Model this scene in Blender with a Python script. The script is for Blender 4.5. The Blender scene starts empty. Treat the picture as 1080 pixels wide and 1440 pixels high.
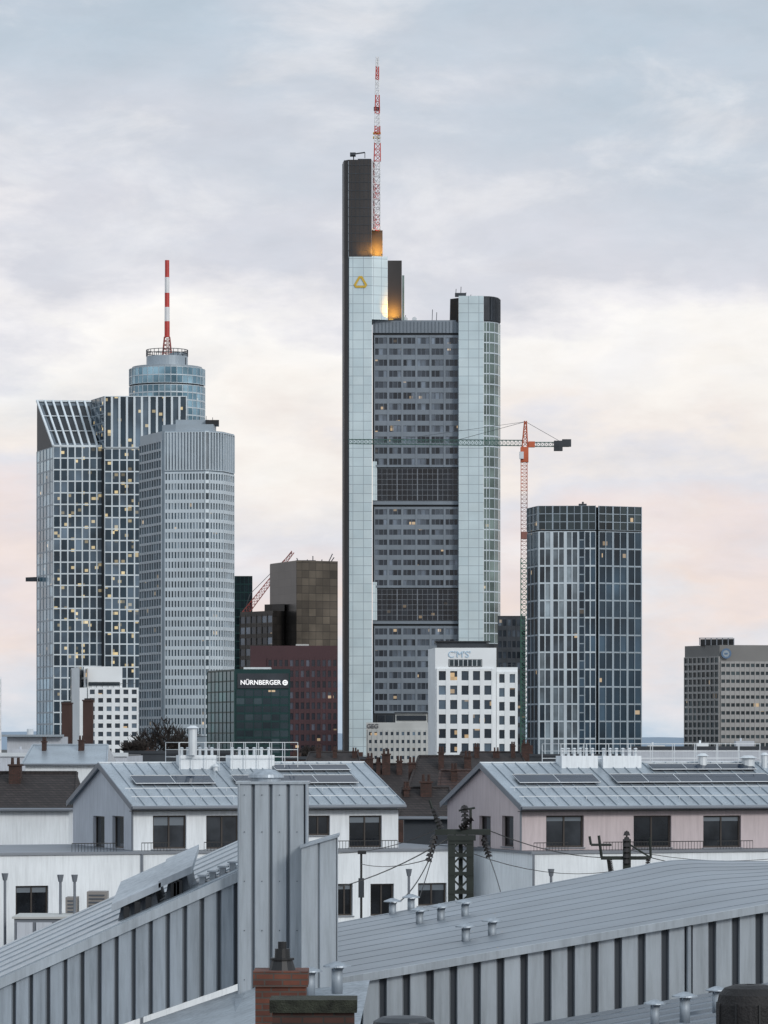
import bpy, math, random
from mathutils import Vector, Matrix
random.seed(7)
F=5150.0; H=25.0; HY=1040.0
C=bpy.context.scene.collection
R=math.radians
def X(px,Y): return (px-540.0)*Y/F
def Z(py,Y): return H+(HY-py)*Y/F
def P(px,Y): return Vector((X(px,Y),Y))
def lin(c): 
    return tuple(((v/255.0)/12.92 if v/255.0<0.04045 else ((v/255.0+0.055)/1.055)**2.4) for v in c)
# ---------------------------------------------------------------- materials
MATS={}
def newmat(name):
    m=bpy.data.materials.new(name); m.use_nodes=True
    nt=m.node_tree; b=nt.nodes['Principled BSDF']
    MATS[name]=m
    return m,nt,b
def N(nt,t,**k):
    n=nt.nodes.new(t)
    for a,v in k.items(): setattr(n,a,v)
    return n
def solid(name,col,rough=.6,metal=0.0,var=.25,scale=1.0,bump=0.0,streak=False,spec=.5,grime=0):
    m,nt,b=newmat(name)
    tc=N(nt,'ShaderNodeTexCoord'); mp=N(nt,'ShaderNodeMapping')
    mp.inputs['Scale'].default_value=(1,1,.12) if streak else (1,1,1)
    no=N(nt,'ShaderNodeTexNoise'); no.inputs['Scale'].default_value=scale; no.inputs['Detail'].default_value=5
    nt.links.new(tc.outputs['Object'],mp.inputs[0]); nt.links.new(mp.outputs[0],no.inputs['Vector'])
    cr=N(nt,'ShaderNodeValToRGB')
    cr.color_ramp.elements[0].position=.3; cr.color_ramp.elements[1].position=.7
    cr.color_ramp.elements[0].color=tuple(max(0,c*(1-var)) for c in col)+(1,)
    cr.color_ramp.elements[1].color=tuple(min(1,c*(1+var*.6)) for c in col)+(1,)
    nt.links.new(no.outputs['Fac'],cr.inputs[0]); src=cr.outputs[0]
    if grime:
        m2=N(nt,'ShaderNodeMapping'); m2.inputs['Scale'].default_value=(9,9,.7)
        n3=N(nt,'ShaderNodeTexNoise'); n3.inputs['Scale'].default_value=1; n3.inputs['Detail'].default_value=6; n3.inputs['Roughness'].default_value=.65
        nt.links.new(tc.outputs['Object'],m2.inputs[0]); nt.links.new(m2.outputs[0],n3.inputs['Vector'])
        g2=N(nt,'ShaderNodeMapRange'); g2.inputs[1].default_value=.42; g2.inputs[2].default_value=.72; g2.inputs[3].default_value=1.04; g2.inputs[4].default_value=1-grime
        nt.links.new(n3.outputs['Fac'],g2.inputs[0])
        vm=N(nt,'ShaderNodeVectorMath',operation='SCALE'); nt.links.new(src,vm.inputs[0]); nt.links.new(g2.outputs[0],vm.inputs['Scale']); src=vm.outputs[0]
        g3=N(nt,'ShaderNodeMapRange'); g3.inputs[1].default_value=.3; g3.inputs[2].default_value=.7; g3.inputs[3].default_value=rough-.1; g3.inputs[4].default_value=rough+.15
        nt.links.new(n3.outputs['Fac'],g3.inputs[0]); nt.links.new(g3.outputs[0],b.inputs['Roughness'])
    nt.links.new(src,b.inputs['Base Color'])
    b.inputs['Roughness'].default_value=rough; b.inputs['Metallic'].default_value=metal
    b.inputs['Specular IOR Level'].default_value=spec
    if bump:
        n2=N(nt,'ShaderNodeTexNoise'); n2.inputs['Scale'].default_value=scale*6
        nt.links.new(tc.outputs['Object'],n2.inputs['Vector'])
        bp=N(nt,'ShaderNodeBump'); bp.inputs['Strength'].default_value=bump; bp.inputs['Distance'].default_value=.05
        nt.links.new(n2.outputs['Fac'],bp.inputs['Height']); nt.links.new(bp.outputs[0],b.inputs['Normal'])
    return m
def glass(name,dark,light,lit=.03,metal=.25,rough=.12,p=.6,litc=(1,.72,.42),ls=.6,nscale=.08,cell=(1.3,1.3,1.1)):
    """window glass: tone differs pane by pane; small interior lights (cells of the room behind) glow in a few panes"""
    m,nt,b=newmat(name)
    g=N(nt,'ShaderNodeNewGeometry'); oi=N(nt,'ShaderNodeObjectInfo')
    ml=N(nt,'ShaderNodeMath',operation='MULTIPLY'); ml.inputs[1].default_value=7.31
    ad=N(nt,'ShaderNodeMath',operation='ADD'); fr=N(nt,'ShaderNodeMath',operation='FRACT')
    nt.links.new(oi.outputs['Random'],ml.inputs[0]); nt.links.new(ml.outputs[0],ad.inputs[0])
    nt.links.new(g.outputs['Random Per Island'],ad.inputs[1]); nt.links.new(ad.outputs[0],fr.inputs[0])
    cr=N(nt,'ShaderNodeValToRGB'); e=cr.color_ramp.elements
    e[0].position=0; e[0].color=dark+(1,)
    e[1].position=1; e[1].color=light+(1,)
    x=e.new(p); x.color=tuple(dark[i]*.8+light[i]*.2 for i in range(3))+(1,)
    nt.links.new(fr.outputs[0],cr.inputs[0])
    no=N(nt,'ShaderNodeTexNoise'); no.inputs['Scale'].default_value=nscale; no.inputs['Detail'].default_value=3
    nt.links.new(g.outputs['Position'],no.inputs['Vector'])
    mr=N(nt,'ShaderNodeMapRange'); mr.inputs[1].default_value=.35; mr.inputs[2].default_value=.65; mr.inputs[3].default_value=.6; mr.inputs[4].default_value=1.45
    nt.links.new(no.outputs['Fac'],mr.inputs[0])
    vm=N(nt,'ShaderNodeVectorMath',operation='SCALE'); nt.links.new(cr.outputs[0],vm.inputs[0]); nt.links.new(mr.outputs[0],vm.inputs['Scale'])  # patchy tone painted into the panes in place of sky reflections
    nt.links.new(vm.outputs[0],b.inputs['Base Color'])
    if lit>0:
        sn=N(nt,'ShaderNodeVectorMath',operation='SNAP'); sn.inputs[1].default_value=cell; nt.links.new(g.outputs['Position'],sn.inputs[0])
        wn=N(nt,'ShaderNodeTexWhiteNoise'); wn.noise_dimensions='3D'; nt.links.new(sn.outputs[0],wn.inputs['Vector'])
        mm=N(nt,'ShaderNodeMapRange'); mm.inputs[1].default_value=1-lit; mm.inputs[2].default_value=1; mm.inputs[3].default_value=0; mm.inputs[4].default_value=ls
        nt.links.new(wn.outputs['Value'],mm.inputs[0]); nt.links.new(mm.outputs[0],b.inputs['Emission Strength'])
        b.inputs['Emission Color'].default_value=litc+(1,)
    b.inputs['Roughness'].default_value=rough; b.inputs['Metallic'].default_value=metal
    return m
def brick(name,c1,c2,mortar,w,h,ms,rough=.7,metal=0,offset=.5,bump=0,lo=.75,hi=1.15):
    m,nt,b=newmat(name)
    tc=N(nt,'ShaderNodeTexCoord'); sp=N(nt,'ShaderNodeSeparateXYZ'); ad=N(nt,'ShaderNodeMath',operation='ADD'); cb=N(nt,'ShaderNodeCombineXYZ')
    nt.links.new(tc.outputs['Object'],sp.inputs[0]); nt.links.new(sp.outputs[0],ad.inputs[0]); nt.links.new(sp.outputs[1],ad.inputs[1])
    nt.links.new(ad.outputs[0],cb.inputs[0]); nt.links.new(sp.outputs[2],cb.inputs[1])
    br=N(nt,'ShaderNodeTexBrick'); br.offset=offset
    br.inputs['Scale'].default_value=1; br.inputs['Brick Width'].default_value=w; br.inputs['Row Height'].default_value=h
    br.inputs['Mortar Size'].default_value=ms; br.inputs['Mortar Smooth'].default_value=.1
    br.inputs['Color1'].default_value=c1+(1,); br.inputs['Color2'].default_value=c2+(1,); br.inputs['Mortar'].default_value=mortar+(1,)
    nt.links.new(cb.outputs[0],br.inputs['Vector'])
    no=N(nt,'ShaderNodeTexNoise'); no.inputs['Scale'].default_value=.6/w if w<3 else .09; no.inputs['Detail'].default_value=4
    nt.links.new(tc.outputs['Object'],no.inputs['Vector'])
    mr=N(nt,'ShaderNodeMapRange'); mr.inputs[1].default_value=.3; mr.inputs[2].default_value=.7; mr.inputs[3].default_value=lo; mr.inputs[4].default_value=hi
    nt.links.new(no.outputs['Fac'],mr.inputs[0])
    vm=N(nt,'ShaderNodeVectorMath',operation='SCALE'); nt.links.new(br.outputs['Color'],vm.inputs[0]); nt.links.new(mr.outputs[0],vm.inputs['Scale'])
    nt.links.new(vm.outputs[0],b.inputs['Base Color'])
    b.inputs['Roughness'].default_value=rough; b.inputs['Metallic'].default_value=metal
    if bump:
        bp=N(nt,'ShaderNodeBump'); bp.invert=True; bp.inputs['Strength'].default_value=bump; bp.inputs['Distance'].default_value=.02
        nt.links.new(br.outputs['Fac'],bp.inputs['Height']); nt.links.new(bp.outputs[0],b.inputs['Normal'])
    return m
M={}
M['white_frame']=solid('white_frame',(.64,.70,.74),.5,.0,.12,.05)
M['alu']=solid('aluminium',(.56,.63,.68),.40,.2,.12,.08)
M['alu_mid']=solid('aluminium_mid',(.30,.36,.41),.42,.25,.15,.08)
M['alu_dark']=solid('aluminium_dark',(.15,.18,.21),.4,.35,.2,.08)
M['white']=solid('white_render',(.78,.81,.83),.7,0,.08,.15)
M['white_house']=solid('white_house_render',(.76,.80,.83),.8,0,.08,.5,.1,grime=.12)
M['grey_house']=solid('grey_house_render',(.50,.53,.58),.8,0,.1,.5,.1,grime=.14)
M['pink_house']=solid('rose_house_render',(.54,.47,.48),.8,0,.08,.5,.1,grime=.12)
M['beige']=solid('grey_beige_casing',(.24,.225,.215),.6,0,.12,2)
M['dark']=solid('dark_core',(.016,.021,.027),.5,0,.3,.1)
M['black']=solid('black_trim',(.012,.013,.015),.5,0,.3,1)
M['dkgrey']=solid('dark_grey_metal',(.045,.052,.062),.5,.3,.3,.3)
M['midgrey']=solid('mid_grey_metal',(.20,.22,.25),.5,.3,.2,.3)
M['lid']=solid('hatch_lid_metal',(.42,.46,.50),.38,.35,.2,.8,grime=.15)
M['conc']=solid('pale_concrete',(.45,.46,.45),.8,0,.2,.2)
M['brown_core']=solid('brown_core_cladding',(.040,.035,.034),.4,.1,.35,.12,0,True)
M['comm_frame']=solid('blue_grey_cladding',(.205,.24,.28),.45,.1,.18,.06)
M['comm_mull']=solid('blue_grey_mullion',(.11,.13,.16),.45,.1,.18,.06)
M['comm_white']=brick('pale_blue_panels',(.60,.70,.73),(.55,.66,.70),(.33,.39,.43),4.3,3.7,.12,.38,.1,0,lo=.88,hi=1.06)
M['glass_comm']=glass('office_glass_dark',(.012,.018,.026),(.17,.21,.26),.014,.2,.15,.62)
M['glass_atr']=glass('atrium_glass',(.007,.011,.017),(.014,.021,.029),.006,.15,.1,.7,ls=.25)
M['glass_curve']=glass('curved_pale_glass',(.09,.13,.125),(.17,.23,.22),.004,.35,.12,.5)
M['glass_left']=glass('grid_tower_glass',(.016,.034,.050),(.12,.17,.22),.06,.4,.1,.6,(1,.78,.40),.75)
M['glass_blue']=glass('round_tower_glass',(.10,.20,.27),(.26,.42,.52),.004,.45,.12,.5)
M['glass_silver']=glass('silver_tower_glass',(.04,.07,.095),(.22,.28,.33),.003,.35,.12,.55)
M['glass_crown']=glass('silver_crown_panel',(.22,.26,.30),(.30,.35,.39),.0,.3,.3,.5)
M['glass_res']=glass('apartment_tower_glass',(.012,.022,.033),(.27,.33,.37),.01,.2,.12,.62,nscale=.2)
M['glass_res2']=glass('apartment_tower_glass_side',(.010,.026,.042),(.055,.10,.145),.008,.3,.1,.55)
M['glass_green']=glass('green_office_glass',(.008,.05,.05),(.02,.11,.10),.0,.3,.1)
M['glass_front']=glass('slate_office_glass',(.016,.028,.035),(.05,.075,.085),.015,.3,.1)
M['glass_pun']=glass('punched_window_glass',(.016,.025,.036),(.13,.18,.23),.045,.2,.12,.7,(1,.68,.35),.6,cell=(1.1,1.1,.9))
M['glass_red']=glass('maroon_office_glass',(.02,.022,.03),(.13,.14,.18),.03,.2,.15,.7)
M['glass_house']=glass('house_glass',(.008,.010,.013),(.03,.034,.04),0,.0,.06,.5,nscale=1.2)
M['red_frame']=solid('maroon_cladding',(.055,.021,.026),.6,0,.2,.1)
M['green_frame']=solid('dark_green_frame',(.01,.045,.045),.4,.3,.2,.1)
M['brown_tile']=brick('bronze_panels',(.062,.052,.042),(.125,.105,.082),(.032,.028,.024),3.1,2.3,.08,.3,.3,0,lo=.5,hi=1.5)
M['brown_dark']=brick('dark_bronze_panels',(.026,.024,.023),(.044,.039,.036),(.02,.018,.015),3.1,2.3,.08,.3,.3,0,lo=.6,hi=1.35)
M['fins']=solid('ribbed_cladding',(.33,.385,.43),.4,.25,.1,.08)
M['taupe']=solid('grey_cladding',(.34,.335,.33),.7,0,.15,.1)
M['taupe_dk']=solid('grey_dark_cladding',(.19,.187,.183),.7,0,.15,.1)
M['zinc']=solid('zinc_roof',(.36,.41,.455),.33,.45,.15,.5,.04,grime=.14)
M['galv']=solid('galvanised_sheet',(.42,.465,.505),.42,.35,.16,1.6,.03,True,grime=.27)
M['galv2']=solid('weathered_galvanised_sheet',(.34,.385,.43),.45,.35,.24,1.2,.04,True,grime=.30)
M['galv_roof']=solid('weathered_metal_roof',(.265,.30,.34),.42,.45,.22,.30)
M['seam']=solid('roof_seam',(.245,.28,.32),.45,.4,.2,.3)
M['rib_dark']=solid('painted_shade_groove',(.035,.042,.052),.6,.2,.25,1,0,True)  # near-black sheet: the shadow inside the grooves is put into its colour
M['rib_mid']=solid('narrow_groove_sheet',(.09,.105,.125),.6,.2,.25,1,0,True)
M['tile']=brick('dark_clay_tiles',(.026,.020,.020),(.045,.034,.033),(.013,.011,.011),.25,.12,.02,.8,0,.5)
M['redtile']=brick('red_brown_tiles',(.045,.026,.024),(.065,.036,.031),(.02,.012,.011),.3,.16,.02,.8,0,.5)
M['brickw']=brick('red_brick',(.10,.036,.025),(.17,.058,.036),(.085,.07,.062),.22,.075,.010,.85,0,.5,.6)
M['brickd']=brick('sooty_brick',(.05,.026,.021),(.08,.036,.028),(.04,.035,.032),.22,.075,.010,.9,0,.5,.6)
M['moss']=solid('mossy_mortar',(.030,.034,.024),.95,0,.6,9,.5)
M['solar']=brick('solar_cells',(.020,.030,.05),(.024,.035,.058),(.05,.06,.08),.9,.3,.012,.08,.1,0)
M['steel']=solid('steel_white',(.66,.70,.73),.4,.25,.1,1)
M['red']=solid('signal_red',(.50,.045,.035),.5,0,.15,.2)
M['awhite']=solid('signal_white',(.74,.74,.75),.5,0,.1,.2)
M['orange']=solid('crane_orange',(.50,.11,.045),.5,0,.2,.2)
M['dullred']=solid('crane_faded_red',(.24,.10,.08),.6,0,.2,.2)
M['teal']=solid('crane_teal',(.045,.115,.10),.5,.0,.2,.2)
M['green']=solid('crane_green',(.045,.14,.10),.5,.0,.2,.2)
M['crred']=solid('crane_red',(.28,.06,.05),.5,0,.2,.2)
M['mast']=solid('green_mast_steel',(.026,.033,.029),.6,.3,.3,2)
M['rust']=solid('rusty_stack',(.055,.028,.024),.8,0,.3,.3)
M['ins']=solid('insulator',(.014,.011,.011),.35,0,.3,2)
M['bark']=solid('bark',(.032,.025,.022),.9,0,.3,1)
M['yellow']=solid('yellow_emblem',(.60,.39,.04),.5,.0,.1,1)
m,nt,b=newmat('lit_sign_white'); b.inputs['Base Color'].default_value=(.8,.8,.8,1); b.inputs['Emission Color'].default_value=(1,1,1,1); b.inputs['Emission Strength'].default_value=.5; M['signw']=m
M['signblue']=solid('pale_blue_letters',(.42,.58,.72),.5,0,.05,1)
M['signgrey']=solid('grey_letters',(.10,.10,.11),.5,0,.05,1)
M['blue']=solid('blue_emblem',(.10,.17,.28),.4,0,.05,1)
M['hill']=solid('haze_tinted_hills',(.24,.31,.39),1,0,.15,.003)  # haze of distance is put into this blue-grey base colour
M['ground']=solid('city_ground',(.07,.075,.075),.95,0,.4,.01)
M['gravel']=solid('gravel_roof',(.14,.14,.14),.95,0,.3,2,.3)
M['tarp']=solid('dark_sooted_cap',(.012,.011,.012),.7,0,.4,6,.3)
M['frame_brown']=solid('brown_window_frame',(.035,.027,.023),.5,0,.2,2)
m,nt,b=newmat('amber_lamp'); b.inputs['Base Color'].default_value=(.5,.3,.08,1); b.inputs['Emission Color'].default_value=(1,.55,.08,1); b.inputs['Emission Strength'].default_value=.3; M['amber']=m
# ---------------------------------------------------------------- mesh builder
class MB:
    def __init__(s): s.v=[]; s.f=[]; s.mi=[]; s.m=0
    def face(s,*ps):
        i=len(s.v); s.v+= [Vector(p) for p in ps]; s.f.append(tuple(range(i,i+len(ps)))); s.mi.append(s.m)
    def obox(s,o,a,b,c):
        o=Vector(o);a=Vector(a);b=Vector(b);c=Vector(c)
        i=len(s.v); s.v+=[o,o+a,o+a+b,o+b,o+c,o+a+c,o+a+b+c,o+b+c]
        if a.cross(b).dot(c)>0: fs=[(3,2,1,0),(4,5,6,7),(0,1,5,4),(1,2,6,5),(2,3,7,6),(3,0,4,7)]
        else: fs=[(0,1,2,3),(7,6,5,4),(4,5,1,0),(5,6,2,1),(6,7,3,2),(7,4,0,3)]
        for f in fs: s.f.append(tuple(i+k for k in f)); s.mi.append(s.m)
        return s
    def box(s,x0,x1,y0,y1,z0,z1): return s.obox((x0,y0,z0),(x1-x0,0,0),(0,y1-y0,0),(0,0,z1-z0))
    def prism(s,pts,z0,z1):
        n=len(pts); i=len(s.v); area=sum(pts[k][0]*pts[(k+1)%n][1]-pts[(k+1)%n][0]*pts[k][1] for k in range(n))
        if area<0: pts=pts[::-1]
        zt=z1 if isinstance(z1,(list,tuple)) else [z1]*n
        if area<0 and isinstance(z1,(list,tuple)): zt=list(z1)[::-1]
        s.v+=[Vector((p[0],p[1],z0)) for p in pts]+[Vector((p[0],p[1],zt[k])) for k,p in enumerate(pts)]
        for k in range(n):
            j=(k+1)%n; s.f.append((i+k,i+j,i+n+j,i+n+k)); s.mi.append(s.m)
        s.f.append(tuple(i+n+k for k in range(n))); s.mi.append(s.m)
        s.f.append(tuple(i+k for k in reversed(range(n)))); s.mi.append(s.m)
        return s
    def tube(s,p0,p1,r0,r1=None,n=6,caps=True):
        p0=Vector(p0);p1=Vector(p1); r1=r0 if r1 is None else r1
        d=(p1-p0).normalized(); a=d.cross(Vector((0,0,1)))
        if a.length<1e-3: a=Vector((1,0,0))
        a.normalize(); b=d.cross(a); i=len(s.v)
        for p,r in ((p0,r0),(p1,r1)):
            for k in range(n):
                t=2*math.pi*(k+.5)/n; s.v.append(p+a*(r*math.cos(t))+b*(r*math.sin(t)))
        for k in range(n):
            j=(k+1)%n; s.f.append((i+k,i+n+k,i+n+j,i+j)); s.mi.append(s.m)
        if caps:
            s.f.append(tuple(i+k for k in range(n))); s.mi.append(s.m)
            s.f.append(tuple(i+n+k for k in reversed(range(n)))); s.mi.append(s.m)
        return s
    def truss(s,p0,p1,w0,w1,n,r,up=None):
        p0=Vector(p0);p1=Vector(p1); d=(p1-p0).normalized()
        a=Vector((0,1,0)) if abs(d.y)<.9 else Vector((1,0,0)); b=d.cross(a).normalized(); a=b.cross(d).normalized()
        cs=[(1,1),(1,-1),(-1,-1),(-1,1)]
        def q(k,c):
            t=k/n; w=(w0*(1-t)+w1*t)/2
            return p0.lerp(p1,t)+a*(c[0]*w)+b*(c[1]*w)
        for c in cs: s.tube(q(0,c),q(n,c),r,r,4)
        for k in range(n):
            for j in range(4):
                c0=cs[j];c1=cs[(j+1)%4]
                s.tube(q(k,c0),q(k+1,c1),r*.7,None,4,False)
                s.tube(q(k,c0),q(k,c1),r*.6,None,4,False)
        return s
    def build(s,name,mat,parent=None,smooth=False):
        off=parent_world(parent)
        me=bpy.data.meshes.new(name); me.from_pydata([tuple(v-off) for v in s.v],[],s.f)
        for mm in (mat if isinstance(mat,list) else [mat]): me.materials.append(mm)
        if isinstance(mat,list):
            for p,i in zip(me.polygons,s.mi): p.material_index=i
        if smooth:
            for p in me.polygons: p.use_smooth=True
        me.update(); o=bpy.data.objects.new(name,me); C.objects.link(o)
        if parent: o.parent=parent
        return o
def parent_world(p):
    v=Vector((0,0,0))
    while p is not None: v+=p.location; p=p.parent
    return v
def tag(o,label=None,cat=None,group=None,kind=None):
    if label:o['label']=label
    if cat:o['category']=cat
    if group:o['group']=group
    if kind:o['kind']=kind
    return o
def thing(name,label,cat,loc,group=None):
    o=bpy.data.objects.new(name,None); C.objects.link(o); o.location=loc; o.empty_display_size=.5
    return tag(o,label,cat,group)
CNT={}; REST={}
def facade(root,A,B,z0,z1,nc,nr,pier,beam,depth,mf,mw,wname='window',frame='facade_frame',base=.06,ind=True,skip=None,major=0,majw=0,dprop=1.0,mb=None):
    A=Vector(A[:2]);B=Vector(B[:2]); L=(B-A).length; u=(B-A)/L; n=Vector((u.y,-u.x)); U=Vector((u.x,u.y,0)); NN=Vector((n.x,n.y,0)); A3=Vector((A.x,A.y,0))
    fb=MB()
    for k in range(nc+1):
        w=pier
        if major and k%major==0: w=majw
        t=k*L/nc; t0=max(0,t-w/2); t1=min(L,t+w/2)
        if w>0 and t1-t0>0: fb.obox(A3+U*t0+Vector((0,0,z0)),U*(t1-t0),NN*depth,(0,0,z1-z0))
    hz=(z1-z0)/nr
    fb.m=1 if mb else 0
    bd=(depth+.08) if mb else (depth-.07)
    for k in range(nr+1):
        z=z0+k*hz; a=max(z0,z-beam/2); b=min(z1,z+beam/2)
        if beam>0: fb.obox(A3+U*.03+Vector((0,0,a+.002)),U*(L-.06),NN*bd,(0,0,b-a-.004))
    fb.build(frame,[mf,mb] if mb else mf,root)
    ww=L/nc-pier; wh=hz-beam
    me=None; off=parent_world(root)
    for r in reversed(range(nr)):
        for c in range(nc):
            if skip and skip(c,r): continue
            ctr=A3+U*((c+.5)*L/nc)+NN*base+Vector((0,0,z0+(r+.5)*hz))
            hx=U*(ww/2); hv=Vector((0,0,wh/2))
            CNT.setdefault(root.name,0)
            if ind and CNT[root.name]<100:
                if me is None:
                    me=bpy.data.meshes.new(wname); me.from_pydata([tuple(p) for p in (-hx-hv,hx-hv,hx+hv,-hx+hv)],[],[(0,1,2,3)]); me.materials.append(mw)
                o=bpy.data.objects.new(wname,me); C.objects.link(o); o.parent=root; o.location=ctr-off; CNT[root.name]+=1
            else:
                REST.setdefault(root.name,[root,MB(),[]]); r_=REST[root.name]
                if mw not in r_[2]: r_[2].append(mw)
                r_[1].m=r_[2].index(mw); r_[1].face(ctr-hx-hv,ctr+hx-hv,ctr+hx+hv,ctr-hx+hv)
def finish():
    for k,(root,mb,ms) in REST.items():
        o=mb.build('window',ms,root); o['kind']='stuff'
def text(root,s,cx,yy,cz,width,mat,name='sign_lettering',rot=0,ext=.05,bold=0):
    cu=bpy.data.curves.new(name,'FONT'); cu.body=s; cu.extrude=ext; cu.offset=bold
    o=bpy.data.objects.new('tmp',cu); C.objects.link(o); bpy.context.view_layer.update()
    dg=bpy.context.evaluated_depsgraph_get(); me=bpy.data.meshes.new_from_object(o.evaluated_get(dg)); bpy.data.objects.remove(o)
    xs=[v.co.x for v in me.vertices]; ys=[v.co.y for v in me.vertices]; w=max(xs)-min(xs); sc=width/w
    mx=(max(xs)+min(xs))/2; my=(max(ys)+min(ys))/2; off=parent_world(root)
    for v in me.vertices:
        x=(v.co.x-mx)*sc; z=(v.co.y-my)*sc; y=-v.co.z
        v.co=Vector((cx+x*math.cos(rot),yy+y+x*math.sin(rot),cz+z))-off
    me.materials.clear(); me.materials.append(mat)
    t=bpy.data.objects.new(name,me); C.objects.link(t); t.parent=root
    return t
def ring(root,name,cx,y,cz,r0,r1,mat,n=24,a0=0,a1=360,th=.2):
    mb=MB()
    for k in range(n):
        a=R(a0+(a1-a0)*k/n); b=R(a0+(a1-a0)*(k+1)/n)
        q=[(cx+r*math.cos(t),y,cz+r*math.sin(t)) for r,t in ((r0,a),(r1,a),(r1,b),(r0,b))]
        mb.face(*q)
    return mb.build(name,mat,root)
# ================================================================ SETTING
g=MB(); g.face((-30000,-500,0),(30000,-500,0),(30000,60000,0),(-30000,60000,0)); tag(g.build('ground',M['ground']),kind='structure')
hb=MB(); pts=[]
for k in range(81):
    x=-4000+k*100; z=38+16*math.sin(k*.21+1)+8*math.sin(k*.57)+random.uniform(-1.5,1.5); pts.append((x,z))
for (x0,z0),(x1,z1) in zip(pts,pts[1:]):
    hb.face((x0,9000,0),(x1,9000,0),(x1,9300,z1),(x0,9300,z0)); hb.face((x0,9300,z0),(x1,9300,z1),(x1,10500,0),(x0,10500,0))
tag(hb.build('hills',M['hill']),kind='structure')
# ================================================================ TOWER A (white grid tower)
Y=1400
t=thing('office_tower','dark glass high rise with fine white grid and slanted ribbed roof, leftmost of the towers','skyscraper',(X(150,Y),Y+20,0))
a1=P(75,1400);a0=P(52,1425);a2=P(147,1401);a3=P(130,1428)
zf=Z(628,1400);zb=Z(565,1425)
w=MB(); w.prism([a0,a1,a2,a3],0,[zb,zf,zf,zb]); 
b0=P(147,1396);b1=P(263,1396);b2=P(263,1430);b3=P(128,1430)
zt=Z(557,1396)
w.prism([b3,P(129,1412),b0,b1,b2],0,zt); w.build('wall',M['dark'],t)
facade(t,a1,P(146.5,1400),0,zf,7,31,.5,.5,.35,M['white_frame'],M['glass_left'])
facade(t,a0,a1,0,zf,5,31,.5,.6,.2,M['alu_mid'],M['glass_blue'],ind=False)
facade(t,b0,b1,0,Z(632,Y),11,31,.5,.5,.35,M['white_frame'],M['glass_left'])
facade(t,b0,b1,Z(632,Y)+.3,zt,11,1,.8,.6,.6,M['white_frame'],M['glass_left'])
facade(t,P(129,1412),b0,Z(632,Y),zt,3,6,.3,.4,.25,M['alu_mid'],M['glass_left'],ind=False)
sl=MB(); 
for k in range(8):
    q0=Vector((a1.x,a1.y,zf)).lerp(Vector((a2.x,a2.y,zf)),k/7); q1=Vector((a0.x,a0.y,zb)).lerp(Vector((a3.x,a3.y,zb)),k/7)
    sl.tube(q0+Vector((0,-.3,.3)),q1+Vector((0,-.3,.5)),.5,None,4)
for tt in (0,.33,.66,1):
    q0=Vector((a1.x,a1.y-.3,zf+.3)).lerp(Vector((a0.x,a0.y-.3,zb+.4)),tt); q1=Vector((a2.x,a2.y-.3,zf+.3)).lerp(Vector((a3.x,a3.y-.3,zb+.4)),tt)
    sl.tube(q0,q1,.45 if tt in(0,1) else .22,None,4)
sl.build('sloped_roof_ribs',M['white_frame'],t)
rp=MB(); rp.face(Vector((a1.x,a1.y,zf+.1)),Vector((a2.x,a2.y,zf+.1)),Vector((a3.x,a3.y,zb+.1)),Vector((a0.x,a0.y,zb+.1))); rp.build('sloped_glazing',M['alu_dark'],t)
fin=MB(); fin.prism([P(36,1424),P(52,1420),P(52,1424)],Z(814,1400),Z(808,1400)); fin.build('side_canopy',M['dkgrey'],t)
# ================================================================ TOWER B round
Y=1700
cx=X(235,Y); rad=53*Y/F
t=thing('round_tower','round blue glass high rise with banded drum top and striped mast behind the grid tower','skyscraper',(cx,Y,0))
def cyl(cx,cy,r,z0,z1,n=40): 
    return [(cx+r*math.cos(2*math.pi*k/n),cy+r*math.sin(2*math.pi*k/n)) for k in range(n)]
w=MB(); w.prism(cyl(cx,Y,rad-.4,0,0),0,Z(520,Y)-.5); w.build('wall',M['dark'],t)
n=40
for k in range(n):
    th0=2*math.pi*k/n; th1=2*math.pi*(k+1)/n
    if math.sin((th0+th1)/2)>.1: continue
    A=(cx+rad*math.cos(th0),Y+rad*math.sin(th0)); B=(cx+rad*math.cos(th1),Y+rad*math.sin(th1))
    facade(t,A,B,Z(640,Y),Z(545,Y),1,9,.3,.6,.25,M['alu'],M['glass_blue'],ind=(k%3==0))
    facade(t,A,B,Z(543,Y),Z(520,Y),1,2,.2,.45,.25,M['alu'],M['glass_blue'],ind=False)
w=MB(); w.prism(cyl(cx,Y,rad*.93,0,0),Z(520,Y),Z(517,Y)); w.prism(cyl(cx,Y,rad*.55,0,0),Z(516.9,Y),Z(502,Y)); w.prism(cyl(X(251,Y),Y,rad*.24,0,0),Z(516,Y),Z(497,Y)); w.build('roof_drum',M['fins'],t)
w=MB()
for k in range(26):
    a=2*math.pi*k/26; p=Vector((cx+rad*.55*math.cos(a),Y+rad*.55*math.sin(a),Z(516.9,Y))); w.tube(p+Vector((0,0,5)),p+Vector((0,0,8)),.2,None,4)
for zz in (6.5,8):
    for k in range(26):
        a=2*math.pi*k/26;b=2*math.pi*(k+1)/26; w.tube((cx+rad*.55*math.cos(a),Y+rad*.55*math.sin(a),Z(516.9,Y)+zz),(cx+rad*.55*math.cos(b),Y+rad*.55*math.sin(b),Z(516.9,Y)+zz),.2,None,4)
w.build('roof_railing',M['dkgrey'],t)
for px,h in ((212,6),(222,9),(247,8),(258,10),(262,5)):
    w=MB(); w.tube((X(px,Y),Y-4,Z(517,Y)),(X(px,Y),Y-4,Z(517-h-8,Y)),.22,None,4); w.build('roof_aerial',M['dkgrey'],t)
an=MB(); an.truss((cx,Y,Z(502,Y)),(cx,Y,Z(474,Y)),4.2,2.4,5,.28); ant=an.build('antenna',M['crred'],t)
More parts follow.
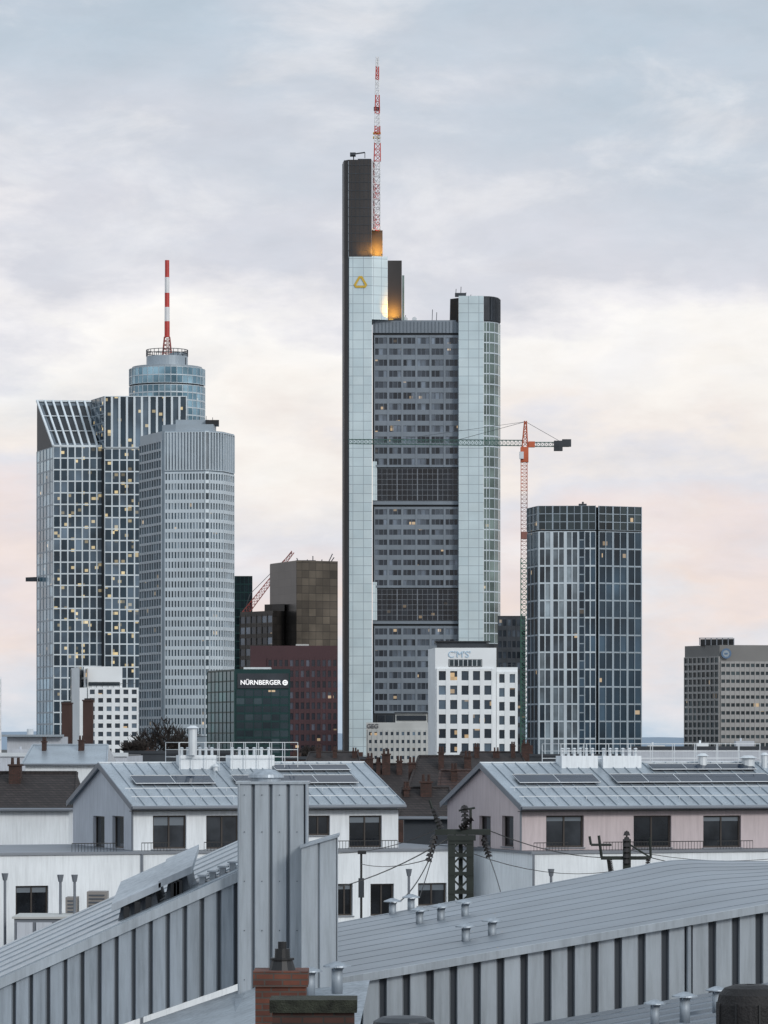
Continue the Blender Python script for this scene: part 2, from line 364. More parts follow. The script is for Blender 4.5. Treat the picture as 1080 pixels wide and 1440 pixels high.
segs=[474,452,432,412,390,366]
for k in range(5):
    s=MB(); s.tube((cx,Y,Z(segs[k],Y)),(cx,Y,Z(segs[k+1],Y)),1.25-.05*k,None,10); s.build('antenna_section',M['red'] if k%2==0 else M['awhite'],ant)
# ================================================================ TOWER C silver
Y=1200
t=thing('silver_tower','silvery aluminium high rise with rounded corners and fine vertical ribs, right of the grid tower','skyscraper',(X(262,Y),Y+15,0))
cp=[P(197,1222),P(228,1201),P(232,1200),P(288,1198),P(294,1198.5),P(313,1203),P(328,1213),P(328,1240),P(200,1245)]
zt=Z(606,Y)
w=MB(); w.prism(cp,0,zt); w.build('wall',M['alu_mid'],t)
w=MB(); w.prism([P(228,1205),P(247,1201.5),P(300,1201.5),P(304,1210),P(300,1230),P(232,1230)],zt,Z(596,Y)); w.prism([P(247,1206),P(293,1206),P(293,1225),P(247,1225)],Z(596,Y),Z(588,Y)); w.build('roof_plant',M['fins'],t)
w=MB(); w.prism([P(289,1204),P(308,1204),P(308,1212),P(289,1212)],Z(596,Y)+.1,Z(589,Y)); w.build('roof_vent',M['black'],t)
for i in range(7):
    w=MB(); q=P(245+i*9,1208); w.tube((q.x,q.y,Z(588,Y)),(q.x,q.y,Z(584-(i%3),Y)),.12,None,4); w.build('roof_mast',M['dkgrey'],t)
def silver(i,j,nc,pier,mf=None,fin=1):
    mf=mf or M['alu']
    facade(t,cp[i],cp[j],Z(1035,Y),Z(664,Y),nc,27,pier,1.15,.45,mf,M['glass_silver'])
    facade(t,cp[i],cp[j],Z(662,Y),zt-.4,nc,1,.42,.4,.55,M['alu'],M['glass_crown'],ind=False)
silver(2,3,13,.42); silver(4,5,5,.55); silver(5,6,5,.6)
facade(t,cp[0],cp[1],Z(1035,Y),zt-3,9,32,.6,.8,.4,M['fins'],M['glass_silver'],ind=False)
silver(3,4,1,.4)
facade(t,cp[6],cp[7],Z(1035,Y),zt,6,30,.5,.8,.3,M['alu'],M['glass_silver'],ind=False)
# ================================================================ D slim green tower
Y=1750
t=thing('office_block','slim dark green glass tower peeking out right of the silvery high rise','office building',(X(341,Y),Y+10,0))
w=MB(); w.prism([P(326,Y),P(355,Y),P(355,Y+25),P(326,Y+25)],0,Z(810,Y)); w.build('wall',M['dark'],t)
facade(t,P(326,Y),P(355,Y),Z(1040,Y),Z(810,Y),5,20,.25,.5,.25,M['green_frame'],M['glass_front'])
# ================================================================ E brown tower
Y=1100
t=thing('bronze_tower','brown panelled tower block with blank top storeys and a lower dark wing','office building',(X(430,Y),Y+12,0))
w=MB(); w.prism([P(380,1122),P(417,1100),P(475,1106),P(470,1130),P(392,1135)],0,Z(788,Y)); w.build('wall',M['brown_tile'],t)
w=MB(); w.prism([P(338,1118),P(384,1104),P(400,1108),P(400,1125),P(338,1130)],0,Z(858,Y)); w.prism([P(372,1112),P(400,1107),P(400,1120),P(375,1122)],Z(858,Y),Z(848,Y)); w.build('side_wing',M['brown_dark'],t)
w=MB(); w.prism([P(379.5,1121.8),P(416.8,1099.7),P(416.9,1101),P(382,1122)],Z(940,Y),Z(789,Y)); w.build('painted_shade_cladding',M['brown_dark'],t)  # darker panels over this face: its shade is put into their colour
facade(t,P(338,1118),P(384,1104),Z(1000,Y),Z(862,Y),6,9,.4,1.2,.25,M['brown_dark'],M['glass_comm'])
for i,(px,h) in enumerate([(420,6),(433,4),(440,9),(452,4),(462,12),(465,7)]):
    w=MB(); q=P(px,1112); w.tube((q.x,q.y,Z(788,Y)),(q.x+h*.05*(i-2),q.y,Z(788-h,Y)),.2,None,4); w.build('roof_aerial',M['dkgrey'],t)
w=MB(); q=P(430,1112); w.box(q.x-3,q.x+3,q.y,q.y+4,Z(788,Y),Z(785,Y)); w.build('roof_plant',M['dkgrey'],t)
# luffing crane behind
t=thing('luffing_crane','red luffing crane jib rising behind the brown panelled tower','crane',(X(342,1300),1300,0))
w=MB(); w.truss((X(342,1300),1300,0),(X(342,1300),1300,Z(868,1300)),2,2,40,.14); w.build('mast',M['crred'],t)
w=MB(); w.truss((X(342,1300),1300,Z(866,1300)),(X(412,1300),1300,Z(776,1300)),2.2,1.0,20,.15); w.build('jib',M['crred'],t)
w=MB(); w.tube((X(342,1300),1300,Z(866,1300)),(X(352,1300),1300,Z(835,1300)),.2); w.tube((X(352,1300),1300,Z(835,1300)),(X(410,1300),1300,Z(777,1300)),.10); w.build('tie_rod',M['dkgrey'],t)
# ================================================================ F maroon
Y=850
t=thing('maroon_office','dark maroon office block with rows of small windows below the brown tower','office building',(X(430,Y),Y+10,0))
w=MB(); w.prism([P(352,Y),P(475,Y),P(475,Y+30),P(352,Y+30)],0,Z(908,Y)); w.build('wall',M['red_frame'],t)
facade(t,P(376,Y),P(474.8,Y),Z(1075,Y),Z(925,Y),13,10,.5,1.0,.3,M['red_frame'],M['glass_red'])
w=MB(); q=P(425,Y+5); w.box(q.x-1.5,q.x+1.5,q.y,q.y+3,Z(908,Y),Z(905,Y)); w.build('roof_plant',M['conc'],t)
# ================================================================ G green glass w sign
Y=700
t=thing('green_glass_office','teal green glass office building with white lettering along its top','office building',(X(350,Y),Y+10,0))
w=MB(); w.prism([P(292,718),P(330,700),P(408,700),P(408,722),P(300,730)],0,Z(941,Y)); w.build('wall',M['green_frame'],t)
facade(t,P(292,718),P(330,700),Z(1060,Y),Z(943,Y),7,8,.12,.3,.15,M['green_frame'],M['glass_green'])
facade(t,P(332,700),P(406,700),Z(1060,Y),Z(969,Y),6,8,.15,.4,.15,M['green_frame'],M['glass_front'])
w=MB(); w.box(X(334,Y),X(406,Y),Y-.25,Y-.01,Z(968,Y),Z(947,Y)); w.build('sign_board',M['dkgrey'],t)
text(t,'NÜRNBERGER',X(367,Y),Y-.4,Z(959,Y),X(396,Y)-X(339,Y),M['signw'],bold=.02)
ring(t,'sign_emblem',X(401,Y),Y-.4,Z(960,Y),.30,.52,M['signw']); 
w=MB(); w.box(X(398.5,Y),X(403.5,Y),Y-.42,Y-.38,Z(960.6,Y),Z(959.6,Y)); w.box(X(400.6,Y),X(401.5,Y),Y-.45,Y-.425,Z(963,Y),Z(957,Y)); w.build('sign_emblem',M['signw'],t)
w=MB(); w.box(X(342,Y),X(380,Y),Y+2,Y+8,Z(941,Y),Z(938,Y)); w.build('roof_plant',M['steel'],t)
# ================================================================ H white grid building left
Y=800
t=thing('white_grid_office','white office block with square punched windows standing before the grid tower','office building',(X(150,Y),Y+8,0))
w=MB(); w.prism([P(100,812),P(112,Y),P(112,Y+20)],0,Z(938,Y)); w.prism([P(112,Y+.05),P(195,Y+.05),P(195,Y+20),P(112,Y+20)],0,Z(967,Y)); w.prism([P(118,Y+1.5),P(172,Y+1.5),P(172,Y+15),P(118,Y+15)],Z(967,Y),Z(937,Y)); w.build('wall',M['white'],t)
facade(t,P(124,Y),P(194.8,Y),Z(1062,Y),Z(967,Y),6,8,.75,.85,.35,M['white'],M['glass_pun'])
facade(t,P(100,812),P(124,Y),Z(1062,Y),Z(940,Y),5,9,.2,.5,.2,M['conc'],M['glass_pun'])
w=MB(); w.box(X(124,Y),X(168,Y),Y+1.2,Y+1.48,Z(964,Y),Z(959,Y)); w.build('roof_window_band',M['glass_front'],t)
w=MB()
for i in range(8): q=P(128+i*8,Y+1); w.tube((q.x,q.y,Z(967,Y)),(q.x,q.y,Z(961,Y)),.06,None,4)
w.tube((X(126,Y),Y+1,Z(961,Y)),(X(192,Y),Y+1,Z(961,Y)),.06,None,4); w.build('roof_railing',M['dkgrey'],t)
for px,yt,lab in ((94.5,990,'left of two tall rusty brown chimney stacks before the white grid office'),(124,986,'right of two tall rusty brown chimney stacks before the white grid office')):
    Y=600; t=thing('chimney_stack',lab,'chimney',(X(px,Y),Y,0),'tall brown stacks on the left')
    w=MB(); w.box(X(px-7,Y),X(px+7,Y),Y-.8,Y+.8,0,Z(yt,Y)); w.build('shaft',M['rust'],t)
    w=MB(); w.box(X(px-8,Y),X(px+8,Y),Y-.95,Y+.95,Z(yt,Y),Z(yt-2,Y)); w.build('cap',M['rust'],t)
    w=MB(); w.box(X(px-5,Y),X(px+5,Y),Y-.6,Y+.6,Z(yt-2,Y),Z(yt-4,Y)); w.build('flue',M['black'],t)
# ================================================================ I tall tower
Y=1500
t=thing('bank_tower','tallest tower of the skyline, dark window grid between pale shafts with a yellow emblem','skyscraper',(X(590,Y),Y+20,0))
w=MB(); w.prism([P(482,1508),P(484,1503),P(490,1501),P(522.5,1501),P(522.5,1520),P(486,1522)],0,Z(224,Y))
w.prism([P(522.6,1504),P(538,1504),P(538,1520),P(522.6,1520)],Z(449,Y),Z(322,Y)); w.build('core',M['brown_core'],t)
w=MB()
for px in (484,489,494.5,500,506,512,518): w.tube((X(px,Y),1501-.0+(.9 if px<490 else -.05),Z(362,Y)),(X(px,Y),1501+(.9 if px<490 else -.05),Z(224,Y)),.12,None,4)
for k in range(11): w.box(X(490,Y),X(522.4,Y),1500.85,1500.98,Z(232+k*12,Y),Z(231.2+k*12,Y))
w.build('core_ribs',M['dkgrey'],t)
facade(t,P(482,1508),P(490.4,1501),Z(1065,Y),Z(226,Y),2,56,.3,.5,.2,M['alu_dark'],M['glass_comm'],ind=False)
w=MB(); w.prism([P(491,1500),P(523,1500),P(523,1500.8),P(491,1500.8)],0,Z(361,Y)); w.prism([P(523,1500),P(545,1502),P(545,1503.8),P(523,1503.8)],Z(449,Y),Z(360,Y)); w.build('left_shaft',M['comm_white'],t)
w=MB(); w.prism([P(545.2,1503),P(565,1503),P(565,1515),P(545.2,1515)],Z(449,Y),Z(365,Y)); w.build('stair_core',M['brown_core'],t)
w=MB()
w.prism([P(565.5,1505),P(568.5,1505),P(568.5,1512),P(565.5,1512)],Z(449,Y),Z(385,Y)); w.build('glazed_fin',M['glass_curve'],t)
w=MB(); w.prism([P(524,1504.2),P(645,1504.2),P(645,1540),P(524,1540)],0,Z(451,Y)); w.build('wall',M['dark'],t)
fa,fb_=P(526,1504),P(645,1504)
for (zlo,zhi,nr,ind) in ((656,470,12,True),(826,712,8,False),(1003,880,8,False)):
    facade(t,fa,fb_,Z(zlo,Y),Z(zhi,Y),18,nr,.34,1.95,.24,M['comm_mull'],M['glass_comm'],ind=ind,major=3,majw=.95,mb=M['comm_frame'])
for k in range(7):
    for (zlo,zhi) in ((656,470),(826,712),(1003,880)):
        w=MB(); x_=fa.x+(fb_.x-fa.x)*k/6; w.box(max(fa.x,x_-.42),min(fb_.x,x_+.42),1503.55,1503.66,Z(zlo,Y),Z(zhi,Y)); w.build('facade_pier',M['comm_frame'],t)
for a,b in ((470,449),(712,704),(880,873)):
    w=MB(); w.box(X(524,Y),X(645,Y),1503.3,1504.15,Z(a,Y)+.9,Z(b,Y)); w.build('spandrel_band',M['comm_frame'],t)
w=MB()
for k in range(24): w.box(X(527+k*5,Y),X(528+k*5,Y),1503.05,1503.28,Z(466,Y),Z(451,Y))
w.build('parapet_fins',M['alu_dark'],t)
for zt_,zb_ in ((658,703),(828,872)):
    facade(t,P(530,1504.1),P(644,1504.1),Z(zb_,Y),Z(zt_,Y),16,6,.13,.16,.15,M['midgrey'],M['glass_atr'],wname='sky_garden_pane',frame='sky_garden_frame',ind=False,major=4,majw=.4)
    w=MB(); w.prism([P(524,1503),P(530,1503.9),P(530,1504.1),P(524,1504.1)],Z(zb_,Y),Z(zt_-10,Y)); w.build('sky_garden_jamb',M['comm_white'],t)
facade(t,P(530,1503.9),P(600,1503.9),Z(1060,Y),Z(1005,Y),6,3,.5,.6,.2,M['dkgrey'],M['glass_atr'],frame='base_frame',ind=False)
w=MB(); w.prism([P(645,1500),P(680,1500),P(680,1530),P(645,1530)],0,Z(416,Y)); w.build('right_shaft',M['comm_white'],t)
arc=[P(680.2,1501),P(688,1501.3),P(695,1503),P(700,1506),P(703,1511)]
w=MB(); w.prism(arc+[P(703,1530),P(680.2,1530)],0,Z(416,Y)); w.build('rounded_corner',M['dark'],t)
for i in range(4):
    facade(t,arc[i],arc[i+1],Z(905,Y),Z(452,Y),1 if i else 2,31,.22,.5,.2,M['alu'],M['glass_curve'],ind=False)
    facade(t,arc[i],arc[i+1],Z(450,Y),Z(417,Y),3 if i else 4,1,.5,.4,.3,M['dkgrey'],M['glass_comm'],ind=False,frame='roof_louvre')
w=MB(); w.prism([P(633,1506),P(644.9,1502),P(644.9,1512),P(633,1512)],Z(451,Y),Z(418,Y)); w.build('roof_housing',M['brown_core'],t)
w=MB(); w.box(X(640,Y),X(655,Y),1502,1504,Z(416,Y),Z(411,Y)); w.build('roof_box',M['dkgrey'],t)
for px,y0_,yy in ((633,449,420),(641,416,405),(648,416,402),(655,416,410),(662,416,413),(608,449,432),(614,449,436),(570,449,440)):
    w=MB(); w.tube((X(px,Y),1503 if px>620 else 1508,Z(y0_,Y)),(X(px+.6,Y),1503 if px>620 else 1508,Z(yy,Y)),.18,None,4); w.build('roof_aerial',M['dkgrey'],t)
for px in (583,570):
    w=MB(); w.tube((X(px,Y),1507,Z(446,Y)),(X(px,Y),1507.5,Z(446,Y)),1.0,None,10); w.tube((X(px,Y),1507.3,Z(449,Y)),(X(px,Y),1507.3,Z(446,Y)),.15,None,4); w.build('roof_dish',M['steel'],t)
w=MB(); w.tube((X(497,Y),1508,Z(224,Y)),(X(497,Y),1508,Z(214,Y)),.3,None,4); w.tube((X(492,Y),1508,Z(213,Y)),(X(513,Y),1508,Z(210,Y)),.35,None,4); w.tube((X(513,Y),1508,Z(210,Y)),(X(513,Y),1508,Z(218,Y)),.2,None,4); w.box(X(492,Y),X(500,Y),1506,1510,Z(215,Y),Z(211,Y)); w.box(X(503,Y),X(522,Y),1506,1507,Z(224,Y),Z(220,Y))
w.build('window_cleaning_davit',M['dkgrey'],t)
w=MB(); w.truss((X(529,Y),1503,Z(322,Y)),(X(529,Y),1503,Z(225,Y)),3.2,3.0,9,.2); w.build('antenna_base',M['awhite'],t)
ant=MB(); ant.tube((X(525.8,Y),1502.2,Z(322,Y)),(X(525.8,Y),1502.2,Z(225,Y)),.32,None,5); anto=ant.build('antenna',M['crred'],t)
ys=[322,300,278,256,225,200,188,176,158,132,110,92,78]
for k in range(12):
    w0=2.6*(min(ys[k],225)-60)/165+.9; w1=2.6*(min(ys[k+1],225)-60)/165+.9
    s=MB(); 
    if ys[k]>225: s.truss((X(531,Y),1503,Z(ys[k],Y)),(X(531,Y),1503,Z(ys[k+1],Y)),1.9,1.9,3,.2)
    else: s.truss((X(530.5,Y),1503,Z(ys[k],Y)),(X(530.8,Y),1503,Z(ys[k+1],Y)),w0*.75,w1*.75,3,.22)
    s.build('antenna_section',M['red'] if k%2==0 else M['awhite'],anto)
w=MB()
for yy in (186,192): w.tube((X(530,Y)-1.6,1502.6,Z(yy,Y)),(X(530,Y)+1.6,1502.6,Z(yy,Y)),.5,None,6)
w.build('antenna_dish',M['yellow'],anto)
w=MB()
for yy in (150,153): w.tube((X(530,Y)-1.3,1502.6,Z(yy,Y)),(X(530,Y)+1.3,1502.6,Z(yy,Y)),.4,None,6)
w.build('antenna_platform',M['dkgrey'],anto)
w=MB(); ex,ez,ey=X(507,Y),Z(396.5,Y),1499.7
def tri(r): return [Vector((ex+r*math.cos(R(90+120*k)),ey,ez-.4+r*math.sin(R(90+120*k)))) for k in range(3)]
def chop(r,c):
    T=tri(r); out=[]
    for k in range(3):
        a,b_=T[k],T[(k+1)%3]; out.append(a.lerp(b_,c)); out.append(a.lerp(b_,1-c))
    return out
o_=chop(4.0,.2); i_=chop(2.2,.08)
for k in range(6):
    j=(k+1)%6; w.face(i_[k],i_[j],o_[j],o_[k])
w.build('emblem',M['yellow'],t)
for (xa,xb,ya) in ((525,537,1502.6),(546.5,553,1501.8)):
    yb=361 if xa<540 else 449
    w=MB(); w.box(X(xa,Y),X(xb,Y),ya,ya+.3,Z(yb,Y),Z(yb-1.5,Y)); w.build('roof_floodlight',M['amber'],t)
def amber(px,yy,Yp,sx,e,rx=118,sp=80):
    l=bpy.data.lights.new('roof_lamp','AREA'); l.shape='RECTANGLE'; l.size=sx; l.size_y=.5; l.energy=e; l.color=(1,.46,.06); l.spread=R(sp)
    o=bpy.data.objects.new('roof_lamp',l); C.objects.link(o); o.location=(X(px,Y),Yp,Z(yy,Y)); o.rotation_euler=(R(rx),0,0); return o
amber(514,360,1496.6,5,260,130); amber(530.5,358,1498.2,4,1500,126); amber(553,446,1497.4,4.5,1300,126)
# ================================================================ tower crane
Y=1200
t=thing('tower_crane','tall tower crane with orange red cab head and teal jib reaching across the tallest tower','crane',(X(737,Y),Y,0))
w=MB(); w.truss((X(737,Y),Y,0),(X(737,Y),Y,Z(785,Y)),2.1,2.1,50,.17); w.build('mast',M['green'],t)
w=MB(); w.truss((X(737,Y),Y,Z(785,Y)),(X(737,Y),Y,Z(690,Y)),2.0,2.0,16,.10); w.build('middle_mast',M['dullred'],t)
w=MB(); w.truss((X(737,Y),Y,Z(690,Y)),(X(737,Y),Y,Z(650,Y)),2.0,2.0,8,.11); w.build('upper_mast',M['orange'],t)
w=MB(); w.box(X(733,Y),X(742,Y),Y-1.4,Y+1.4,Z(758,Y),Z(748,Y)); w.build('climbing_collar',M['dullred'],t)
w=MB(); w.box(X(732,Y),X(743,Y),Y-1.4,Y+1.4,Z(650,Y),Z(629,Y)); w.box(X(743,Y),X(752,Y),Y-1,Y+1,Z(629,Y),Z(621,Y)); w.build('slewing_unit',M['orange'],t)
w=MB(); w.box(X(730,Y),X(736,Y),Y-2.9,Y-1.45,Z(646,Y),Z(636,Y)); w.build('cab',M['steel'],t)
w=MB(); w.truss((X(738,Y),Y,Z(629,Y)),(X(739,Y),Y,Z(592,Y)),1.8,.6,5,.2); w.build('tower_head',M['orange'],t)
w=MB(); w.truss((X(734,Y),Y,Z(623,Y)),(X(490,Y),Y,Z(621,Y)),1.8,1.4,44,.11); w.build('jib',M['teal'],t)
w=MB(); w.truss((X(743,Y),Y,Z(625,Y)),(X(800,Y),Y,Z(625,Y)),1.4,1.4,10,.12); w.build('counter_jib',M['teal'],t)
w=MB(); w.box(X(779,Y),X(791,Y),Y-1.3,Y+1.3,Z(634,Y),Z(620,Y)); w.box(X(790.5,Y),X(803,Y),Y-1.2,Y+1.2,Z(628,Y),Z(618,Y)); w.build('counterweight',M['dkgrey'],t)
w=MB(); w.tube((X(739,Y),Y,Z(593,Y)),(X(646,Y),Y,Z(618,Y)),.09,None,4); w.tube((X(739,Y),Y,Z(593,Y)),(X(560,Y),Y,Z(618,Y)),.07,None,4); w.tube((X(739,Y),Y,Z(593,Y)),(X(790,Y),Y,Z(622,Y)),.09,None,4); w.build('tie_rod',M['dkgrey'],t)
# ================================================================ K residential tower
Y=1000
t=thing('apartment_tower','dark glass tower with flat glazed crown and pale gridded front right of the crane','skyscraper',(X(825,Y),Y+15,0))
k0,k1,k2,k3,k4=P(742,1012),P(757,1001),P(838,1000),P(841,1000.6),P(902,1006)
w=MB(); w.prism([k0,k1,k2,P(839.5,1001.2),k3,k4,P(896,1030),P(747,1035)],0,Z(713,Y)); w.build('wall',M['dark'],t)
facade(t,k1,P(814,1000.3),Z(1063,Y),Z(747,Y),6,13,.30,.45,.30,M['alu'],M['glass_res'],major=2,majw=.85)
facade(t,P(822,1000.2),k2,Z(1063,Y),Z(747,Y),2,13,.30,.45,.30,M['alu'],M['glass_res2'],frame='corner_frame')
facade(t,P(814.2,1000.3),P(821.8,1000.25),Z(1063,Y),Z(747,Y),1,26,.25,.28,.16,M['alu_mid'],M['glass_res2'],frame='slot_frame',ind=False)
facade(t,k3,k4,Z(1063,Y),Z(747,Y),6,13,.22,.4,.30,M['alu_mid'],M['glass_res2'],ind=False,major=2,majw=.6)
facade(t,k0,k1,Z(1063,Y),Z(747,Y),3,13,.35,.45,.2,M['alu_mid'],M['glass_res2'],ind=False)
for a_,b_,n_ in ((k0,k1,3),(k1,k2,8),(k3,k4,6)):
    facade(t,a_,b_,Z(745,Y),Z(711,Y),n_,3,.16,.2,.3,M['alu_mid'],M['glass_front'],wname='crown_pane',frame='crown_frame',ind=False,major=2,majw=.4)
w=MB(); w.tube((X(822,Y),1008,Z(713,Y)),(X(822,Y),1008,Z(703,Y)),.3,None,5); w.box(X(816,Y),X(827,Y),1007,1009,Z(711,Y),Z(706,Y)); w.build('roof_aerial',M['dkgrey'],t)
# ================================================================ L right building
Y=900
t=thing('concrete_office','grey concrete office block with horizontal window strips and a round blue emblem, at right edge','office building',(X(1040,Y),Y+15,0))
l0,l1,l2=P(963,912),P(1012,900),P(1110,903)
w=MB(); w.prism([l0,l1,l2,P(1110,930),P(966,930)],0,Z(907,Y)); w.build('wall',M['taupe_dk'],t)
facade(t,l0,l1,Z(1075,Y),Z(923,Y),8,15,.35,.5,.3,M['taupe'],M['glass_front'],ind=False)
facade(t,P(1013,900),l2,Z(1075,Y),Z(930,Y),14,13,.3,1.1,.3,M['taupe'],M['glass_front'])
w=MB(); w.prism([P(985,905),P(1032,903),P(1032,912),P(985,914)],Z(907,Y),Z(898,Y)); w.build('roof_plant',M['black'],t)
w=MB()
for i in range(7): q=P(984+i*8,902); w.tube((q.x,q.y,Z(907,Y)),(q.x,q.y,Z(897,Y)),.15,None,4)
w.tube((X(984,Y),902,Z(897,Y)),(X(1032,Y),902,Z(897,Y)),.15,None,4); w.build('roof_frame',M['midgrey'],t)
ring(t,'emblem',X(1021,Y),899.4,Z(919,Y),.85,1.25,M['blue']); ring(t,'emblem_centre',X(1021,Y),899.5,Z(919,Y),.0,.85,M['fins']); 
w=MB(); w.box(X(1019,Y),X(1023,Y),899.3,899.38,Z(920,Y),Z(918,Y)); w.build('emblem_mark',M['blue'],t)
# ================================================================ M white office with rooftop letters
Y=800
t=thing('white_corner_office','bright white office with square windows and pale blue roof lettering below the tallest tower','office building',(X(655,Y),Y+10,0))
w=MB(); w.prism([P(602,815),P(612,Y),P(698,Y),P(698,Y+25),P(606,Y+28)],0,Z(911,Y)); w.prism([P(698.2,Y+2),P(728,Y+2),P(728,Y+22),P(698.2,Y+22)],0,Z(938,Y)); w.build('wall',M['white'],t)
facade(t,P(614,Y),P(694,Y),Z(1062,Y),Z(940,Y),5,6,.95,1.15,.4,M['white'],M['glass_pun'])
facade(t,P(698.4,Y+2),P(727.8,Y+2),Z(1062,Y),Z(944,Y),2,6,1.1,1.15,.4,M['white'],M['glass_pun'])
w=MB(); w.box(X(631,Y),X(678,Y),Y-.12,Y-.02,Z(937.5,Y),Z(927,Y)); w.build('strip_window',M['dark'],t)
facade(t,P(632,Y-.15),P(677,Y-.15),Z(937,Y),Z(927.5,Y),7,1,.15,.1,.1,M['steel'],M['glass_front'],frame='strip_window_frame')
w=MB(); w.prism([P(614,Y+3),P(684,Y+3),P(684,Y+16),P(614,Y+18)],Z(911,Y),Z(902.5,Y)); w.build('roof_plant',M['dkgrey'],t)
w=MB(); w.box(X(612,Y),X(690,Y),Y+2.4,Y+17,Z(902.4,Y),Z(901,Y)); w.build('penthouse_roof',M['black'],t)
text(t,'C\'M\'S\'',X(646,Y),Y-.1,Z(920,Y),X(662,Y)-X(631,Y),M['signblue'])
w=MB()
for i in range(5): q=P(704+i*5,Y+4); w.tube((q.x,q.y,Z(938,Y)),(q.x,q.y,Z(934,Y)),.06,None,4)
w.tube((X(704,Y),Y+4,Z(934,Y)),(X(724,Y),Y+4,Z(934,Y)),.06,None,4); w.build('roof_railing',M['dkgrey'],t)
# N dark block behind
Y=1320
t=thing('dark_office_block','plain dark grey office block half hidden between the tallest tower and the crane mast','office building',(X(720,Y),Y+10,0))
w=MB(); w.prism([P(700,Y),P(739,Y),P(739,Y+20),P(700,Y+20)],0,Z(866,Y)); w.build('wall',M['dark'],t)
facade(t,P(700,Y),P(739,Y),Z(1050,Y),Z(868,Y),6,12,.5,1.6,.25,M['dkgrey'],M['glass_comm'])
# O low building with letters
Y=600
t=thing('pale_low_office','low pale stone office with small windows and grey corner lettering below the tallest tower','office building',(X(558,Y),Y+8,0))
w=MB(); w.prism([P(515,Y),P(602,Y),P(602,Y+20),P(515,Y+20)],0,Z(1016,Y)); w.prism([P(556,Y+4),P(601,Y+4),P(601,Y+15),P(556,Y+15)],Z(1016,Y),Z(1003,Y)); w.build('wall',M['conc'],t)
w=MB(); w.box(X(555,Y),X(602,Y),Y+3.5,Y+15.5,Z(1003,Y),Z(1001,Y)); w.build('penthouse_roof',M['dkgrey'],t)
w=MB(); w.box(X(558,Y),X(600,Y),Y+3.8,Y+3.98,Z(1013,Y),Z(1006,Y)); w.build('penthouse_glazing',M['glass_comm'],t)
facade(t,P(517,Y),P(601,Y),Z(1082,Y),Z(1026,Y),11,5,.45,.75,.18,M['conc'],M['glass_pun'])
text(t,'GEG',X(524,Y),Y-.1,Z(1021,Y),X(532,Y)-X(516,Y),M['signgrey'],bold=.02)
# P far left sliver
Y=1100
t=thing('edge_office','sliver of a pale office wall cut off by the left edge of the view','office building',(X(-10,Y),Y+5,0))
w=MB(); w.prism([P(-40,Y),P(2,Y),P(2,Y+20),P(-40,Y+20)],0,Z(952,Y)); w.build('wall',M['white'],t)
facade(t,P(-40,Y),P(2,Y),Z(1040,Y),Z(954,Y),6,8,.8,.9,.3,M['white'],M['glass_pun'])
# ================================================================ mid-ground
def flat_roof(name,label,px0,px1,yt,Y,D,mat,par=True,cat='building',win=0,kit=()):
    t=thing(name,label,cat,(X((px0+px1)/2,Y),Y+D/2,0))
    w=MB(); w.prism([P(px0,Y),P(px1,Y),Vector((X(px1,Y),Y+D)),Vector((X(px0,Y),Y+D))],0,Z(yt,Y)); w.build('wall',mat,t)
    w=MB(); x0,x1=X(px0,Y)-.15,X(px1,Y)+.15
    w.box(x0,x1,Y-.15,Y+.2,Z(yt,Y)+.003,Z(yt,Y)+.35); w.build('parapet',M['steel'] if par else M['dkgrey'],t)
    w=MB(); w.box(x0+.3,x1-.3,Y+.25,Y+D-.25,Z(yt,Y)+.01,Z(yt,Y)+.12); w.build('roof_covering',M['gravel'],t)
    for (px,wp,hp,mk) in kit:
        w=MB(); w.box(X(px,Y),X(px+wp,Y),Y+4,Y+6,Z(yt,Y)+.125,Z(yt-hp,Y)); w.tube((X(px+wp*.3,Y),Y+5,Z(yt-hp,Y)),(X(px+wp*.3,Y),Y+5,Z(yt-hp-4,Y)),.12,None,6); w.build('roof_hut',M[mk],t)
    if win: facade(t,P(px0,Y),P(px1,Y),Z(yt,Y)-9,Z(yt,Y)-.4,win,3,.9,1.2,.12,mat,M['glass_pun'])
    return t
flat_roof('flat_roof_building','low grey building with white parapet at far left behind the tiled roof',-20,178,1064,330,22,M['grey_house'],kit=((12,30,10,'grey_house'),(70,18,7,'dkgrey'),(132,22,6,'steel')))
t=thing('plant_room','white rooftop plant hut with a shallow dark roof left of the rusty stacks','roof hut',(X(45,420),420,0))
w=MB(); w.box(X(10,420),X(85,420),420,430,0,Z(1036,420)); w.build('wall',M['grey_house'],t)
w=MB(); w.prism([P(2,419),P(90,419),P(88,431),P(6,431)],Z(1036,420),Z(1033,420)); w.build('roof',M['zinc'],t)
w=MB(); w.tube((X(40,420),422,Z(1033,420)),(X(40,420),422,Z(1025,420)),.4,None,8); w.build('flue',M['steel'],t)
flat_roof('flat_roof_building','long low dark roofed building behind the left zinc roof under the bare trees',176,330,1060,420,20,M['dkgrey'],False,kit=((200,14,5,'brickd'),(285,20,8,'midgrey')))
flat_roof('flat_roof_building','low brick brown building under the maroon office block',396,520,1068,420,20,M['redtile'],False,kit=((410,12,9,'brickd'),(455,24,6,'dkgrey'),(500,10,10,'brickd')))
flat_roof('flat_roof_building','low pale building at right behind the rose house with dark parapet',890,1100,1054,400,18,M['grey_house'],False,kit=((915,24,6,'steel'),(985,16,9,'white_house'),(1040,26,12,'grey_house')))
flat_roof('flat_roof_building','low dark building at the foot of the apartment tower',735,900,1064,500,18,M['dkgrey'],False,kit=((735,16,16,'brickd'),(800,40,4,'midgrey')))
